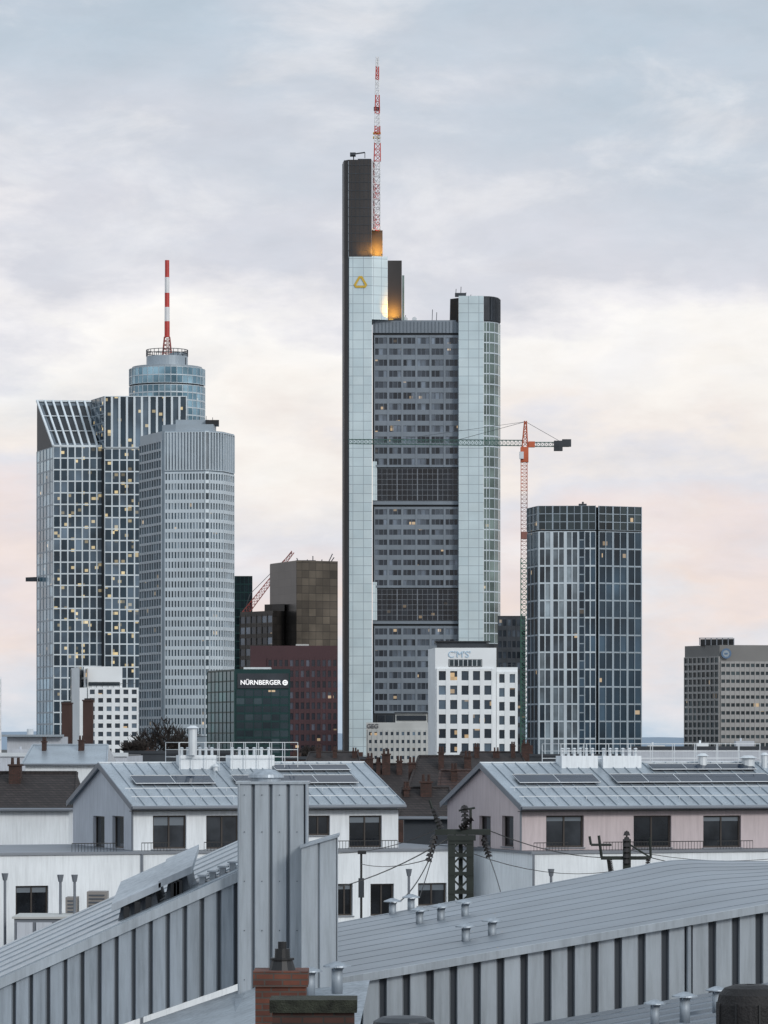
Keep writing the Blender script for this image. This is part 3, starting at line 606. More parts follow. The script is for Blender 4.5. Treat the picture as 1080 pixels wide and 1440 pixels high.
def old_house(px0,px1,yr,ye,Y,D,rm,wm,label,chims,hip=.15,sky=()):
    t=thing('old_house',label,'house',(X((px0+px1)/2,Y),Y+D/2,0))
    x0,x1=X(px0,Y),X(px1,Y); ze=Z(ye,Y); zr=Z(yr,Y+D/2)
    w=MB(); w.box(x0+.3,x1-.3,Y+.3,Y+D-.3,0,ze); w.build('wall',wm,t)
    w=MB(); h=(x1-x0)*hip; a,b,c,d=(x0,Y,ze),(x1,Y,ze),(x1,Y+D,ze),(x0,Y+D,ze); e=(x0+h,Y+D/2,zr); f=(x1-h,Y+D/2,zr)
    w.face(a,b,f,e); w.face(b,c,f); w.face(c,d,e,f); w.face(d,a,e); w.face(d,c,b,a)
    w.tube(e,f,.12,None,5); w.tube(a,e,.09,None,5); w.tube(b,f,.09,None,5); rf=w.build('roof',rm,t)
    w=MB(); w.tube((x0,Y-.08,ze-.02),(x1,Y-.08,ze-.02),.09,None,6); w.build('gutter',M['midgrey'],rf)
    for px,yt,wd in chims:
        q=MB(); q.box(X(px-wd/2,Y),X(px+wd/2,Y),Y+D*.35,Y+D*.35+.8,ze,Z(yt,Y)); q.box(X(px-wd/2,Y)-.06,X(px+wd/2,Y)+.06,Y+D*.35-.06,Y+D*.35+.86,Z(yt,Y),Z(yt,Y)+.1)
        for s in (-.25,.25): q.tube((X(px+wd*s,Y),Y+D*.35+.4,Z(yt,Y)+.1),(X(px+wd*s,Y),Y+D*.35+.4,Z(yt,Y)+.45),.1,.08,6)
        q.build('chimney',M['brickd'],rf)
    for px,k in sky: # dormers
        x=X(px,Y); y=Y+D/2*k; z=ze+(zr-ze)*k; 
        q=MB(); q.box(x,x+1.3,y-.2,y+2.2,z-.3,z+.75); q.prism([(x-.12,y-.35),(x+1.42,y-.35),(x+1.42,y+2.6),(x-.12,y+2.6)],z+.76,z+.86); dm=q.build('dormer',wm,rf)
        q=MB(); q.face((x+.2,y-.21,z+.05),(x+1.1,y-.21,z+.05),(x+1.1,y-.21,z+.62),(x+.2,y-.21,z+.62)); q.build('dormer_window',M['glass_house'],t)
    return t
old_house(-20,104,1087,1138,190,9,M['tile'],M['white_house'],'old house with dark clay tile roof and brick chimney at far left',[(12,1078,17)],.05)
old_house(567,682,1064,1128,230,12,M['tile'],M['dkgrey'],'old house with dark tiled hip roof between the two zinc roofs',[(600,1098,20),(580,1075,10),(660,1066,10),(622,1060,8)],.2,[(624,.25)])
old_house(612,700,1084,1135,205,8,M['redtile'],M['pink_house'],'lower red brown tiled roof beside the rose gable',[(640,1085,9)],.1)
old_house(508,600,1075,1125,260,10,M['tile'],M['brickd'],'dark roofed house with clustered chimneys left of the hip roof',[(520,1068,9),(543,1062,12),(562,1072,8),(532,1074,6)],.1)
old_house(640,745,1058,1085,330,12,M['tile'],M['brickd'],'distant dark roof with tiny chimneys below the white corner office',[(672,1052,7),(700,1058,9),(724,1050,6),(742,1047,10)],.1)
old_house(425,510,1058,1085,350,12,M['tile'],M['brickd'],'distant dark roof below the maroon block with slim chimneys',[(447,1053,7),(470,1056,6),(498,1058,7)],.1)
old_house(30,150,1048,1075,300,12,M['zinc'],M['white_house'],'grey metal roofed house below the rusty stacks',[(108,1042,8),(55,1044,6)],.05)
old_house(560,640,1108,1150,190,7,M['tile'],M['dkgrey'],'lowest dark tiled roof in the gap behind the lattice mast',[(600,1102,16),(572,1112,8)],.08)
# bare trees
def bare_tree(px,yt,wpx,Y,label,seed):
    rnd=random.Random(seed); x=X(px,Y); zt=Z(yt,Y); sp=wpx*Y/F/2
    t=thing('bare_tree',label,'tree',(x,Y,0),'leafless trees behind the roofs')
    w=MB(); zs=zt-sp*1.7; w.tube((x,Y,0),(x,Y,zs),.4,.28,6); w.build('trunk',M['bark'],t)
    w=MB()
    def br(p,d,l,r,k):
        e=p+d*l; w.tube(p,e,r,r*.7,4,False)
        if k==0: return
        for i in range(4):
            nd=(d+Vector((rnd.uniform(-.8,.8),rnd.uniform(-.8,.8),rnd.uniform(-.25,.5)))).normalized(); br(p.lerp(e,rnd.uniform(.5,1)),nd,l*rnd.uniform(.6,.85),max(.045,r*.6),k-1)
    for i in range(6):
        br(Vector((x,Y,zs-.3)),Vector((rnd.uniform(-.8,.8),rnd.uniform(-.8,.8),1)).normalized(),sp*.62,.2,4)
    w.build('crown',M['bark'],t)
bare_tree(226,1006,90,560,'bare winter tree in front of the silvery tower foot',3)
bare_tree(188,1032,50,540,'smaller bare tree beside the white grid office',5)
bare_tree(436,1040,66,520,'bare twiggy tree below the maroon office block',8)
bare_tree(700,1050,50,480,'low bare tree crown at the foot of the white corner office',11)
# ================================================================ HOUSES
def wall_holes(mb,A,B,z0,z1,holes,th):
    A=Vector(A);B=Vector(B); L=(B-A).length; u=(B-A)/L; U=Vector((u.x,u.y,0)); I=Vector((-u.y,u.x,0)); A3=Vector((A.x,A.y,0))
    ts=sorted(set([0,L]+[h[0] for h in holes]+[h[1] for h in holes]))
    for a,b in zip(ts,ts[1:]):
        if b-a<1e-4: continue
        hs=sorted([(h[2],h[3]) for h in holes if h[0]<=a+1e-5 and h[1]>=b-1e-5]); z=z0
        for p,q in hs+[(z1,z1)]:
            if p-z>1e-4: mb.obox(A3+U*a+Vector((0,0,z)),U*(b-a),I*th,(0,0,p-z))
            z=max(z,q)
wr=random.Random(9)
def put_window(root,A,B,h,inset=.14,nm=2,fm=None):
    A=Vector(A);B=Vector(B);u=(B-A).normalized();U=Vector((u.x,u.y,0));I=Vector((-u.y,u.x,0));A3=Vector((A.x,A.y,0))
    t0,t1,z0,z1=h; f=MB(); o=A3+U*t0+I*inset; W=t1-t0; Hh=z1-z0; s=.07; V=Vector((0,0,1))
    f.obox(o+V*z0,U*s,I*.06,V*Hh); f.obox(o+U*(W-s)+V*z0,U*s,I*.06,V*Hh)
    f.obox(o+U*s+V*z0,U*(W-2*s),I*.06,V*s); f.obox(o+U*s+V*(z1-s),U*(W-2*s),I*.06,V*s)
    for k in range(1,nm): f.obox(o+U*(W*k/nm-s/2)+V*(z0+s),U*s,I*.055,V*(Hh-2*s))
    wo=f.build('window',fm or M['frame_brown'],root)
    q=MB(); q.obox(A3+U*(t0-.06)-I*.06+V*(z0-.05),U*(W+.12),I*.17,V*.045); q.build('sill',M['midgrey'],wo)
    g_=MB(); q=o+I*.04; g_.face(q+V*z0,q+U*W+V*z0,q+U*W+V*z1,q+V*z1); g_.build('pane',M['glass_house'],wo)
    if nm>1:
        k=wr.choice([.25,.35,.0,.5]); 
        if k: c=MB(); q=o+I*.035; c.face(q+U*s+V*(z1-s-k*Hh*.5),q+U*(W-s)+V*(z1-s-k*Hh*.5),q+U*(W-s)+V*(z1-s),q+U*s+V*(z1-s)); c.build('blind',M['alu_dark'],wo)
TH=R(20); U2=Vector((math.cos(TH),math.sin(TH))); W2=Vector((-math.sin(TH),math.cos(TH)))
def row_house(name,label,px,L,wallm,gablem,wins,gwins,podL,podR,podwins,Y=160.0,W=10.0,extra=None):
    O=P(px,Y); ze=Z(1132,Y); zr=Z(1077,Y+4.7); zp=Z(1196,Y)
    root=thing(name,label,'house',(O.x,O.y,0))
    def G(t_,d,z): q=O+U2*t_+W2*d; return Vector((q.x,q.y,z))
    def tpx(p,d=0):
        k=(p-540)/F; q=O+W2*d; return (k*q.y-q.x)/(U2.x-k*U2.y)
    A=O; B=O+U2*L
    def sc(t_): return (O.y+U2.y*t_)/F
    hs=[]
    for a,b_,ya,yb in wins:
        t0,t1=tpx(a),tpx(b_); s=sc(t0); hs.append((t0,t1,max(zp+.02,H-(yb-HY)*s),H-(ya-HY)*s))
    w=MB(); wall_holes(w,A,B,zp,ze,hs,.25); w.build('wall',wallm,root)
    for h in hs: put_window(root,A,B,h)
    A2=O+W2*W; B2=O+W2*.25; 
    def dpx(p):
        k=(p-540)/F; q=A2; v=-W2; return (k*q.y-q.x)/(v.x-k*v.y)
    hs=[]
    for a,b_,ya,yb in gwins:
        t0,t1=dpx(a),dpx(b_); s=(A2.y-W2.y*t0)/F; hs.append((t0,t1,H-(yb-HY)*s,H-(ya-HY)*s))
    def tripiece(w,off):
        a_=G(off,0.0,ze);b_=G(off,W,ze);c_=G(off,W/2,zr-.05); e=Vector((U2.x*.25,U2.y*.25,0))
        w.face(a_,c_,b_); w.face(a_+e,b_+e,c_+e)
    w=MB(); wall_holes(w,A2,B2,zp,ze,hs,.25); tripiece(w,0); w.build('gable_wall',gablem,root)
    w=MB(); tripiece(w,L-.25); w.obox(G(L,.25,zp),Vector((W2.x,W2.y,0))*(W-.25),Vector((-U2.x,-U2.y,0))*.25,(0,0,ze-zp)); w.build('gable_wall',gablem,root)
    for h in hs: put_window(root,A2,B2,h,nm=1)
    sl=(zr-ze)/(W/2); w=MB(); ov=.45; og=.18
    def slab(s):
        def gg(t_,d,z): return G(t_,d if s>0 else W-d,z)
        a=gg(-og,-ov,ze-sl*ov); b=gg(L+og,-ov,ze-sl*ov); c=gg(L+og,W/2,zr); d=gg(-og,W/2,zr); V=Vector((0,0,.12))
        w.face(a+V,b+V,c+V,d+V); w.face(d,c,b,a); w.face(a,b,b+V,a+V); w.face(b,c,c+V,b+V); w.face(d,a,a+V,d+V)
    slab(1); slab(-1)
    n=int(L/.55)
    for k in range(n+1):
        t_=-og+(L+2*og-.04)*k/n; a=G(t_,-ov,ze-sl*ov+.121); d=G(t_,W/2,zr+.121); e=Vector((U2.x*.035,U2.y*.035,0)); w.obox(a,e,d-a,(0,0,.05))
    rf=w.build('roof',M['zinc'],root)
    w=MB(); w.tube(G(-og,W/2,zr+.14),G(L+og,W/2,zr+.14),.045,None,6); w.build('ridge_cap',M['steel'],rf)
    w=MB(); w.tube(G(-og,-ov-.07,ze-sl*ov+.03),G(L+og,-ov-.07,ze-sl*ov+.03),.085,None,8); w.build('gutter',M['midgrey'],rf)
    w=MB(); w.obox(G(-og-.03,-ov,ze-sl*ov-.10),Vector((U2.x,U2.y,0))*.03,G(0,W/2,zr)-G(0,-ov,ze-sl*ov),(0,0,.24)); w.obox(G(-og-.03,W/2,zr-.10),Vector((U2.x,U2.y,0))*.03,G(0,W+ov,ze-sl*ov)-G(0,W/2,zr),(0,0,.24)); w.build('barge_board',M['midgrey'],rf)
    w=MB(); w.obox(G(-og,-ov+.02,ze-sl*ov-.13),Vector((U2.x,U2.y,0))*(L+2*og),Vector((W2.x,W2.y,0))*.4,(0,0,.03)); w.build('soffit',M['black'],rf)
    for dd_ in (.25,1.3):
        w=MB(); w.tube(G(0,dd_,ze+sl*dd_+.28),G(L,dd_,ze+sl*dd_+.28),.022,None,4)
        for k in range(int(L/1.5)+1): w.tube(G(.2+k*1.5,dd_,ze+sl*dd_+.12),G(.2+k*1.5,dd_,ze+sl*dd_+.28),.015,None,4)
        w.build('snow_guard',M['steel'],rf)
    def roofp(t_,d,h=.2): return G(t_,d,ze+sl*d+.12+h)
    for (ta,tb,da,db) in (extra or {}).get('solar',[]):
        n=max(1,round((tb-ta)/1.7))
        for k in range(n):
            t0=ta+(tb-ta)*k/n+.008; t1=ta+(tb-ta)*(k+1)/n-.008
            q=MB(); a=roofp(t0,da,.09); b_=roofp(t1,da,.09); c_=roofp(t1,db,.11); d_=roofp(t0,db,.11); V=Vector((0,0,.04))
            q.face(a+V,b_+V,c_+V,d_+V); q.face(d_,c_,b_,a); q.face(a,b_,b_+V,a+V); q.face(d_,a,a+V,d_+V); q.face(b_,c_,c_+V,b_+V)
            q.m=1
            for x_,y_ in ((a,b_),(c_,d_)): q.tube(x_+V,y_+V,.022,None,4)
            for x_,y_ in ((b_,c_),(d_,a)): q.tube(x_+V,y_+V,.010,None,4)
            q.build('solar_panel',[M['solar'],M['steel']],rf)
    zl=Z(1300,Y)-14; pd=-1.3
    O3=O+W2*pd; A3=O3+U2*podL; B3=O3+U2*podR
    def tp(p):
        k=(p-540)/F; return (k*A3.y-A3.x)/(U2.x-k*U2.y)
    hs=[]
    for a,b_,ya,yb in podwins:
        t0,t1=tp(a),tp(b_); s=(A3.y+U2.y*t0)/F; hs.append((t0,t1,H-(yb-HY)*s,H-(ya-HY)*s))
    w=MB(); wall_holes(w,A3,B3,0,zp-.12,hs,.3)
    D=12.0
    Wv=Vector((W2.x,W2.y,0)); Uv=Vector((U2.x,U2.y,0))
    w.obox(Vector((A3.x,A3.y,0))+Wv*.3,Wv*(D-.3),Uv*.3,(0,0,zp-.12)); w.obox(Vector((B3.x,B3.y,0))+Wv*.3-Uv*.3,Uv*.3,Wv*(D-.3),(0,0,zp-.12)); w.build('lower_wall',M['white_house'],root)
    for h in hs: put_window(root,A3,B3,h)
    w=MB(); w.obox(Vector((A3.x,A3.y,zp-.12))-Wv*.08-Uv*.08,Uv*(podR-podL+.16),Wv*(D+.1),(0,0,.11)); w.build('terrace_slab',M['midgrey'],root)
    for a,b_ in (extra or {}).get('rails',[]):
        w=MB(); t0,t1=tpx(a,pd),tpx(b_,pd); n=max(2,int((t1-t0)/.14))
        for k in range(n+1):
            q=G(t0+(t1-t0)*k/n,pd+.1,zp); w.tube(q,q+Vector((0,0,.36)),.013,None,4,False)
        w.tube(G(t0,pd+.1,zp+.36),G(t1,pd+.1,zp+.36),.025,None,4); w.build('terrace_railing',M['black'],root)
    w=MB(); w.tube(G(-.06,-.1,zp),G(-.06,-.1,ze-.1),.05,None,8); w.build('downpipe',M['midgrey'],root)
    w=MB(); w.tube(G(.02,pd-.07,zl),G(.02,pd-.07,zp-.1),.055,None,8); w.build('downpipe',M['midgrey'],root)
    return root,rf,G,roofp,tpx,zr,ze,sl
ex1={'solar':[(.7,4.4,2.0,2.95),(5.4,11.2,2.0,2.95),(7.8,11.4,3.7,4.35)],'rails':[(200,240),(288,330),(470,560),(102,165)]}
r1=row_house('row_house','white rendered house with grey zinc roof, solar panels and a left facing gable',187,12.35,M['white_house'],M['grey_house'],
  [(215,262,1147,1194),(290,336,1147,1194),(432,464,1147,1175),(491,537,1147,1192)],[(131,147,1147,1192),(158,174,1147,1192)],-9,15.2,
  [(22,68,1246,1288),(475,496,1243,1288),(521,554,1243,1288),(588,628,1242,1274)],extra=ex1)
ex2={'solar':[(.7,4.6,1.9,2.8),(5.4,13.2,1.9,2.8),(7.8,13.0,3.4,4.0)],'rails':[(752,800),(850,990),(1010,1060)]}
r2=row_house('row_house','rose rendered house with grey zinc roof and pinkish gable on the right',733,15,M['pink_house'],M['pink_house'],
  [(768,821,1147,1192),(891,944,1147,1192),(989,1042,1147,1192)],[(674,690,1147,1190),(706,722,1147,1190)],0.0,18,
  [(770,800,1243,1288),(900,960,1243,1288)],W=9.0,extra=ex2)
def roof_kit(r,boxes,rail,vents,dd=4.2):
    root,rf,G,roofp,tpx,zr,ze,sl=r
    for (a,b_,yt,yb) in boxes:
        t0,t1=tpx(a,dd),tpx(b_,dd); Yd=G(t0,dd,0).y
        w=MB(); o=G(t0,dd,Z(yb,Yd)); w.obox(o,Vector((U2.x,U2.y,0))*(t1-t0),Vector((W2.x,W2.y,0))*.7,(0,0,Z(yt,Yd)-o.z)); ch=w.build('chimney',M['white_house'],rf)
        n=6
        for k in range(n):
            w=MB(); q=G(t0+(t1-t0)*(k+.5)/n,dd+.3,Z(yt,Yd)); w.tube(q,q+Vector((0,0,.28)),.075,.06,8); w.tube(q+Vector((0,0,.3)),q+Vector((0,0,.36)),.11,.05,8)
            w.build('flue',M['steel'],root)
    a,b_,yt=rail; t0,t1=tpx(a,5.4),tpx(b_,5.4); w=MB(); Yd=G(t0,5.4,0).y; zt=Z(yt,Yd); n=9
    for d_ in (4.0,6.2):
        for k in range(n+1):
            q=G(t0+(t1-t0)*k/n,d_,zr-.3); w.tube(q,Vector((q.x,q.y,zt)),.022,None,4)
        for z_ in (zt,zt-.33,zt-.66): w.tube(G(t0,d_,z_),G(t1,d_,z_),.02,None,4)
    for t_ in (t0,t1):
        for z_ in (zt,zt-.33): w.tube(G(t_,4.0,z_),G(t_,6.2,z_),.02,None,4)
    w.build('roof_railing',M['steel'],rf)
    for px,yt,yb,rr in vents:
        t_=tpx(px,4.0); Yd=G(t_,4.0,0).y; w=MB(); w.tube(G(t_,4.0,Z(yb,Yd)),G(t_,4.0,Z(yt,Yd)),rr,None,10); w.tube(G(t_,4.0,Z(yt,Yd)),G(t_,4.0,Z(yt,Yd)+.12),rr*1.5,rr*.6,10); w.build('roof_vent',M['steel'],rf)
roof_kit(r1,[(254,305,1062,1082),(324,386,1062,1082)],(240,405,1044),[(271,1024,1062,.2),(303,1078,1095,.12),(430,1085,1098,.1)])
roof_kit(r2,[(790,841,1063,1082),(848,902,1063,1082)],(772,1050,1046),[(988,1063,1082,.2),(1052,1066,1085,.3),(1075,1062,1080,.15)],dd=3.9)
# small lower structures
t=thing('balcony_block','grey balcony front with dull panels at the foot of the white house, far left','balcony',(X(60,150),150,0))
w=MB(); w.box(X(20,150),X(104,150),150,153,0,Z(1292,150)); w.build('wall',M['midgrey'],t)
w=MB(); w.box(X(17,150),X(107,150),149.9,153.1,Z(1292,150),Z(1289,150)); w.build('coping',M['conc'],t)
for k in range(3):
    w=MB(); w.box(X(24+k*27,150),X(46+k*27,150),149.93,149.99,Z(1340,150),Z(1297,150)); w.build('panel',M['grey_house'],t)
for k,(pa,pb,ya,yb,lab) in enumerate(((92,108,1262,1288,'left small grey beige unit box standing against the white lower wall'),(122,150,1254,1290,'right larger grey beige unit box against the white lower wall'))):
    Yu=153; t=thing('wall_unit',lab,'unit box',(X((pa+pb)/2,Yu),Yu,Z(yb,Yu)),'beige unit boxes')
    w=MB(); w.box(X(pa,Yu),X(pb,Yu),Yu,Yu+1.2,Z(yb,Yu)-8,Z(ya,Yu)); w.build('casing',M['beige'],t)
    w=MB()
    for j in range(4): w.box(X(pa+3,Yu),X(pb-3,Yu),Yu-.03,Yu-.005,Z(ya+6+j*5,Yu),Z(ya+4+j*5,Yu))
    w.build('grille',M['rib_mid'],t)
for i,(px,yt,yb,lab) in enumerate([(7,1228,1330,'grey wall pipe with square head at the far left edge'),(85,1230,1288,'left of the two short grey pipes on the white lower wall'),(105,1230,1288,'right of the two short grey pipes on the white lower wall'),(575,1222,1262,'grey wall pipe between the small lower windows'),(775,1222,1250,'grey wall pipe below the rose house corner'),]):
    Yq=152.0+ (5.0 if px>500 else 0); 
    if px>700: Yq=156.5
    t=thing('vent_pipe',lab,'pipe',(X(px,Yq),Yq,Z(yb,Yq)),'grey pipes on the lower wall')
    w=MB(); w.tube((X(px,Yq),Yq,Z(yb,Yq)-(8 if i<3 else 3)),(X(px,Yq),Yq,Z(yt+10,Yq)),.06,None,8); w.build('pipe',M['midgrey'],t)
    w=MB(); w.tube((X(px,Yq),Yq,Z(yt+10,Yq)),(X(px,Yq),Yq,Z(yt,Yq)),.09,.15,8); w.build('head',M['midgrey'],t)
Yq=140
t=thing('lamp_post','slim dark lamp post standing before the white lower wall','lamp post',(X(508,Yq),Yq,0))
w=MB(); w.tube((X(508,Yq),Yq,0),(X(508,Yq),Yq,Z(1200,Yq)),.07,.05,6); w.build('pole',M['black'],t)
w=MB(); w.box(X(503,Yq),X(515,Yq),Yq-.15,Yq+.15,Z(1201,Yq),Z(1196,Yq)); w.build('lamp_head',M['black'],t)
w=MB(); w.box(X(504,Yq),X(512,Yq),Yq-.15,Yq+.15,Z(1262,Yq),Z(1235,Yq)); w.build('control_box',M['dkgrey'],t)
# ================================================================ catenary masts
Y=100
t=thing('railway_mast','green lattice railway mast with crossarms and dark insulators in front of the houses','mast',(X(648,Y),Y,0))
w=MB(); 
for px in (635,661): w.box(X(px-5,Y),X(px+5,Y),Y-.08,Y+.08,0,Z(1175,Y))
w.box(X(645,Y),X(651,Y),Y+.12,Y+.2,0,Z(1175,Y))
zz=Z(1290,Y)-4; k=0
while zz<Z(1180,Y):
    w.tube((X(637,Y),Y-.06,zz),(X(659,Y),Y-.06,zz+.42),.035,None,4); w.tube((X(659,Y),Y-.05,zz),(X(637,Y),Y-.05,zz+.42),.035,None,4); zz+=.42
for yy in (1182,1200,1226,1252): w.box(X(630,Y),X(666,Y),Y-.1,Y+.1,Z(yy+5,Y),Z(yy,Y))
w.build('post',M['mast'],t)
w=MB(); w.box(X(612,Y),X(690,Y),Y-.08,Y+.08,Z(1174,Y),Z(1166,Y)); w.box(X(629,Y),X(669,Y),Y-.13,Y+.13,Z(1182,Y),Z(1174.5,Y)); w.tube((X(618,Y),Y,Z(1168,Y)),(X(604,Y),Y,Z(1125,Y)),.05,.03,5); w.tube((X(604,Y),Y,Z(1125,Y)),(X(612,Y),Y,Z(1148,Y)),.025,.02,5); w.tube((X(662,Y),Y,Z(1167,Y)),(X(662,Y),Y,Z(1137,Y)),.04,None,5); w.tube((X(645,Y),Y,Z(1140,Y)),(X(668,Y),Y,Z(1136,Y)),.03,None,5); w.build('crossarm',M['mast'],t)
def insul(p0,p1,s=1.0):
    p0=Vector(p0);p1=Vector(p1); q=MB(); q.tube(p0,p1,.03*s,None,6); n=6
    for k in range(n):
        a=p0.lerp(p1,(k+.5)/n-.06); b=p0.lerp(p1,(k+.5)/n+.06); q.tube(a,b,.115*s,.07*s,8)
    q.build('insulator',M['ins'],t)
insul((X(655,Y),Y,Z(1167,Y)),(X(653,Y),Y,Z(1132,Y)),1.1); insul((X(602,Y),Y,Z(1212,Y)),(X(612,Y),Y,Z(1174,Y))); insul((X(688,Y),Y,Z(1206,Y)),(X(680,Y),Y,Z(1178,Y))); insul((X(664,Y),Y-.15,Z(1150,Y)),(X(646,Y),Y-.15,Z(1165,Y)),.9);insul((X(620,Y),Y,Z(1165,Y)),(X(609,Y),Y,Z(1136,Y)),.9)
Y2=112
t=thing('railway_bracket','dark steel catenary bracket with upright insulators right of the lattice mast','mast',(X(880,Y2),Y2,0))
w=MB(); w.box(X(876,Y2),X(887,Y2),Y2-.08,Y2+.08,0,Z(1180,Y2)); w.build('post',M['mast'],t)
w=MB(); w.box(X(845,Y2),X(915,Y2),Y2-.05,Y2+.05,Z(1209,Y2),Z(1204,Y2)); w.tube((X(831,Y2),Y2,Z(1188,Y2)),(X(860,Y2),Y2,Z(1188,Y2)),.04,None,5); w.tube((X(831,Y2),Y2,Z(1188,Y2)),(X(829,Y2),Y2,Z(1176,Y2)),.04,None,5); w.tube((X(846,Y2),Y2,Z(1206,Y2)),(X(842,Y2),Y2,Z(1175,Y2)),.045,None,5); w.tube((X(915,Y2),Y2,Z(1206,Y2)),(X(914,Y2),Y2,Z(1178,Y2)),.04,None,5);w.tube((X(886,Y2),Y2,Z(1188,Y2)),(X(915,Y2),Y2,Z(1206,Y2)),.03,None,5); w.tube((X(855,Y2),Y2,Z(1206,Y2)),(X(858,Y2),Y2,Z(1228,Y2)),.05,None,5); w.build('crossarm',M['mast'],t)
insul((X(881,Y2),Y2-.1,Z(1215,Y2)),(X(881,Y2),Y2-.1,Z(1168,Y2))); insul((X(860,Y2),Y2,Z(1225,Y2)),(X(857,Y2),Y2,Z(1208,Y2)),.8); insul((X(910,Y2),Y2,Z(1222,Y2)),(X(912,Y2),Y2,Z(1206,Y2)),.8)
def wire(label,pts,r=.012,sag=.15):
    w=MB(); 
    for (a,b) in zip(pts,pts[1:]):
        a=Vector(a);b=Vector(b); prev=a
        for k in range(1,9):
            q=a.lerp(b,k/8); q.z-=sag*4*(k/8)*(1-k/8); w.tube(prev,q,r,None,4,False); prev=q
    o=w.build('overhead_wire',M['black']); tag(o,label,'wire',None); return o
def W3(px,py,Y): return Vector((X(px,Y),Y,Z(py,Y)))
wire('black wire from the lattice mast sloping down left to the lower roofs',[W3(634,1177,100),W3(478,1247,120)],.018)
wire('black wire linking the lattice mast and the catenary bracket',[W3(688,1168,100),W3(845,1206,112)],.016)
wire('black wire running left from the mast insulator to the lamp post',[W3(604,1208,100),W3(508,1215,140)],.016)
wire('steep thin wire dropping from the mast crossarm on its left',[W3(612,1190,100),W3(590,1262,96)],.014,.03)
wire('thin wire from the bracket toward the right edge',[W3(915,1206,112),W3(1100,1228,118)],.016)
wire('second steep wire curving from the mast insulator to the hall roof',[W3(602,1212,100),W3(562,1268,90)],.016,.12)
wire('slack wire from the right mast insulator down to the hall roof',[W3(688,1206,100),W3(706,1262,92)],.014,-.06)
wire('long thin wire from the mast top leftward across the lower wall',[W3(612,1168,100),W3(474,1200,110)],.012)
wire('lower thin wire between the mast foot and the catenary bracket',[W3(664,1200,100),W3(856,1226,112)],.012,.25)
wire('near level thin wire crossing right of the bracket above the hall',[W3(887,1196,112),W3(1100,1206,120)],.012,.2)
# ================================================================ FOREGROUND metal hall left
Y=60.0
def ribbed(A,B,zb0,zb1,zt0,zt1,pitch,gap,depth,n=None):
    """continuous trapezoid profile; returns MB"""
    A=Vector(A);B=Vector(B);L=(B-A).length;u=(B-A)/L;nrm=Vector((u.y,-u.x)); mb=MB(); prof=[]
    t_=0
    while t_<L:
        prof+=[(t_,depth),(t_+pitch-gap,depth),(t_+pitch-gap+.02,0),(t_+pitch-.02,0)]; t_+=pitch
    prof=[(min(a,L),d) for a,d in prof]+[(L,depth)]
    pr=None
    for a,d in prof:
        p=A+u*a+nrm*d; k=a/L; q0=Vector((p.x,p.y,zb0+(zb1-zb0)*k)); q1=Vector((p.x,p.y,zt0+(zt1-zt0)*k))
        if pr and (q0-pr[0]).length>1e-5:
            mb.m=1 if (d==0 and pr[2]==0) else 0  # groove floors use a darker sheet, recess shade put into its colour
            mb.face(pr[0],q0,q1,pr[1])
        pr=(q0,q1,d)
    return mb
t=thing('metal_shed','left metal shed with ribbed sheet wall and roof climbing toward the tall shaft','shed',(X(150,Y),Y,0))
xl=-10.5; s_l=(22.75-21.0)/(X(335,Y)-X(0,Y)); zL=lambda x:21.0+s_l*(x-X(0,Y))
TL=.042
xr=X(336,Y)
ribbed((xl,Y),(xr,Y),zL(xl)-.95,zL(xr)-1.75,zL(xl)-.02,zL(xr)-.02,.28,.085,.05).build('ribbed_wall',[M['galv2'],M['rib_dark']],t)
def slabq(w,x0,x1,y0,y1,zf,th=.06,tl=0):
    e0,e1=tl*(y0-60),tl*(y1-60)
    a=Vector((x0,y0,zf(x0)+e0));b=Vector((x1,y0,zf(x1)+e0));c=Vector((x1,y1,zf(x1)+e1));d=Vector((x0,y1,zf(x0)+e1));V=Vector((0,0,th))
    w.face(a+V,b+V,c+V,d+V);w.face(d,c,b,a);w.face(a,b,b+V,a+V);w.face(b,c,c+V,b+V);w.face(c,d,d+V,c+V);w.face(d,a,a+V,d+V)
w=MB(); slabq(w,xl,xr+.3,Y-.06,70.5,zL,tl=TL)
for k in range(7):
    yy=Y+.6+k*1.5; slabq(w,xl,xr+.28,yy,yy+.04,lambda x:zL(x)+.062,.02,tl=TL)
w.build('roof',M['zinc'],t)
w=MB(); slabq(w,xl,xr+.02,Y-.12,Y-.065,lambda x:zL(x)-.08,.17); w.build('verge_flashing',M['galv'],t)
def hat(x,y,h): return Vector((x,y,zL(x)+.06+TL*(y-60)+h))
def hatch(p0,p1,kh,lift,y0=61.6,y1=63.6):
    hx0,hx1=X(p0,y0),X(p1,y0)
    w=MB(); a=[hat(hx0,y0,0),hat(hx1,y0,0),hat(hx1,y1,0),hat(hx0,y1,0)]; b=[hat(hx0+.04,y0+.06,kh),hat(hx1-.04,y0+.06,kh),hat(hx1-.04,y1-.06,kh),hat(hx0+.04,y1-.06,kh)]
    for k in range(4): j=(k+1)%4; w.face(a[k],a[j],b[j],b[k])
    w.face(*b); ho=w.build('smoke_hatch',M['rib_mid'],t)
    w=MB(); a=hat(hx0-.10,y0-.14,kh+.02); b=hat(hx1+.06,y0-.14,kh+.02); w.obox(a,b-a,Vector((0,y1-y0+.2,lift)),(0,0,.12)); w.build('hatch_lid',M['lid'],ho)
    for k in range(3):
        x_=hx0+.1+(hx1-hx0-.3)*k/2; w=MB(); w.box(x_,x_+.09,y0-.1,y0+.04,hat(x_,y0,-.02).z,hat(x_,y0,kh+.01).z); w.build('hinge',M['black'],ho)
hatch(166,222,.20,.30); hatch(232,266,.24,.30)
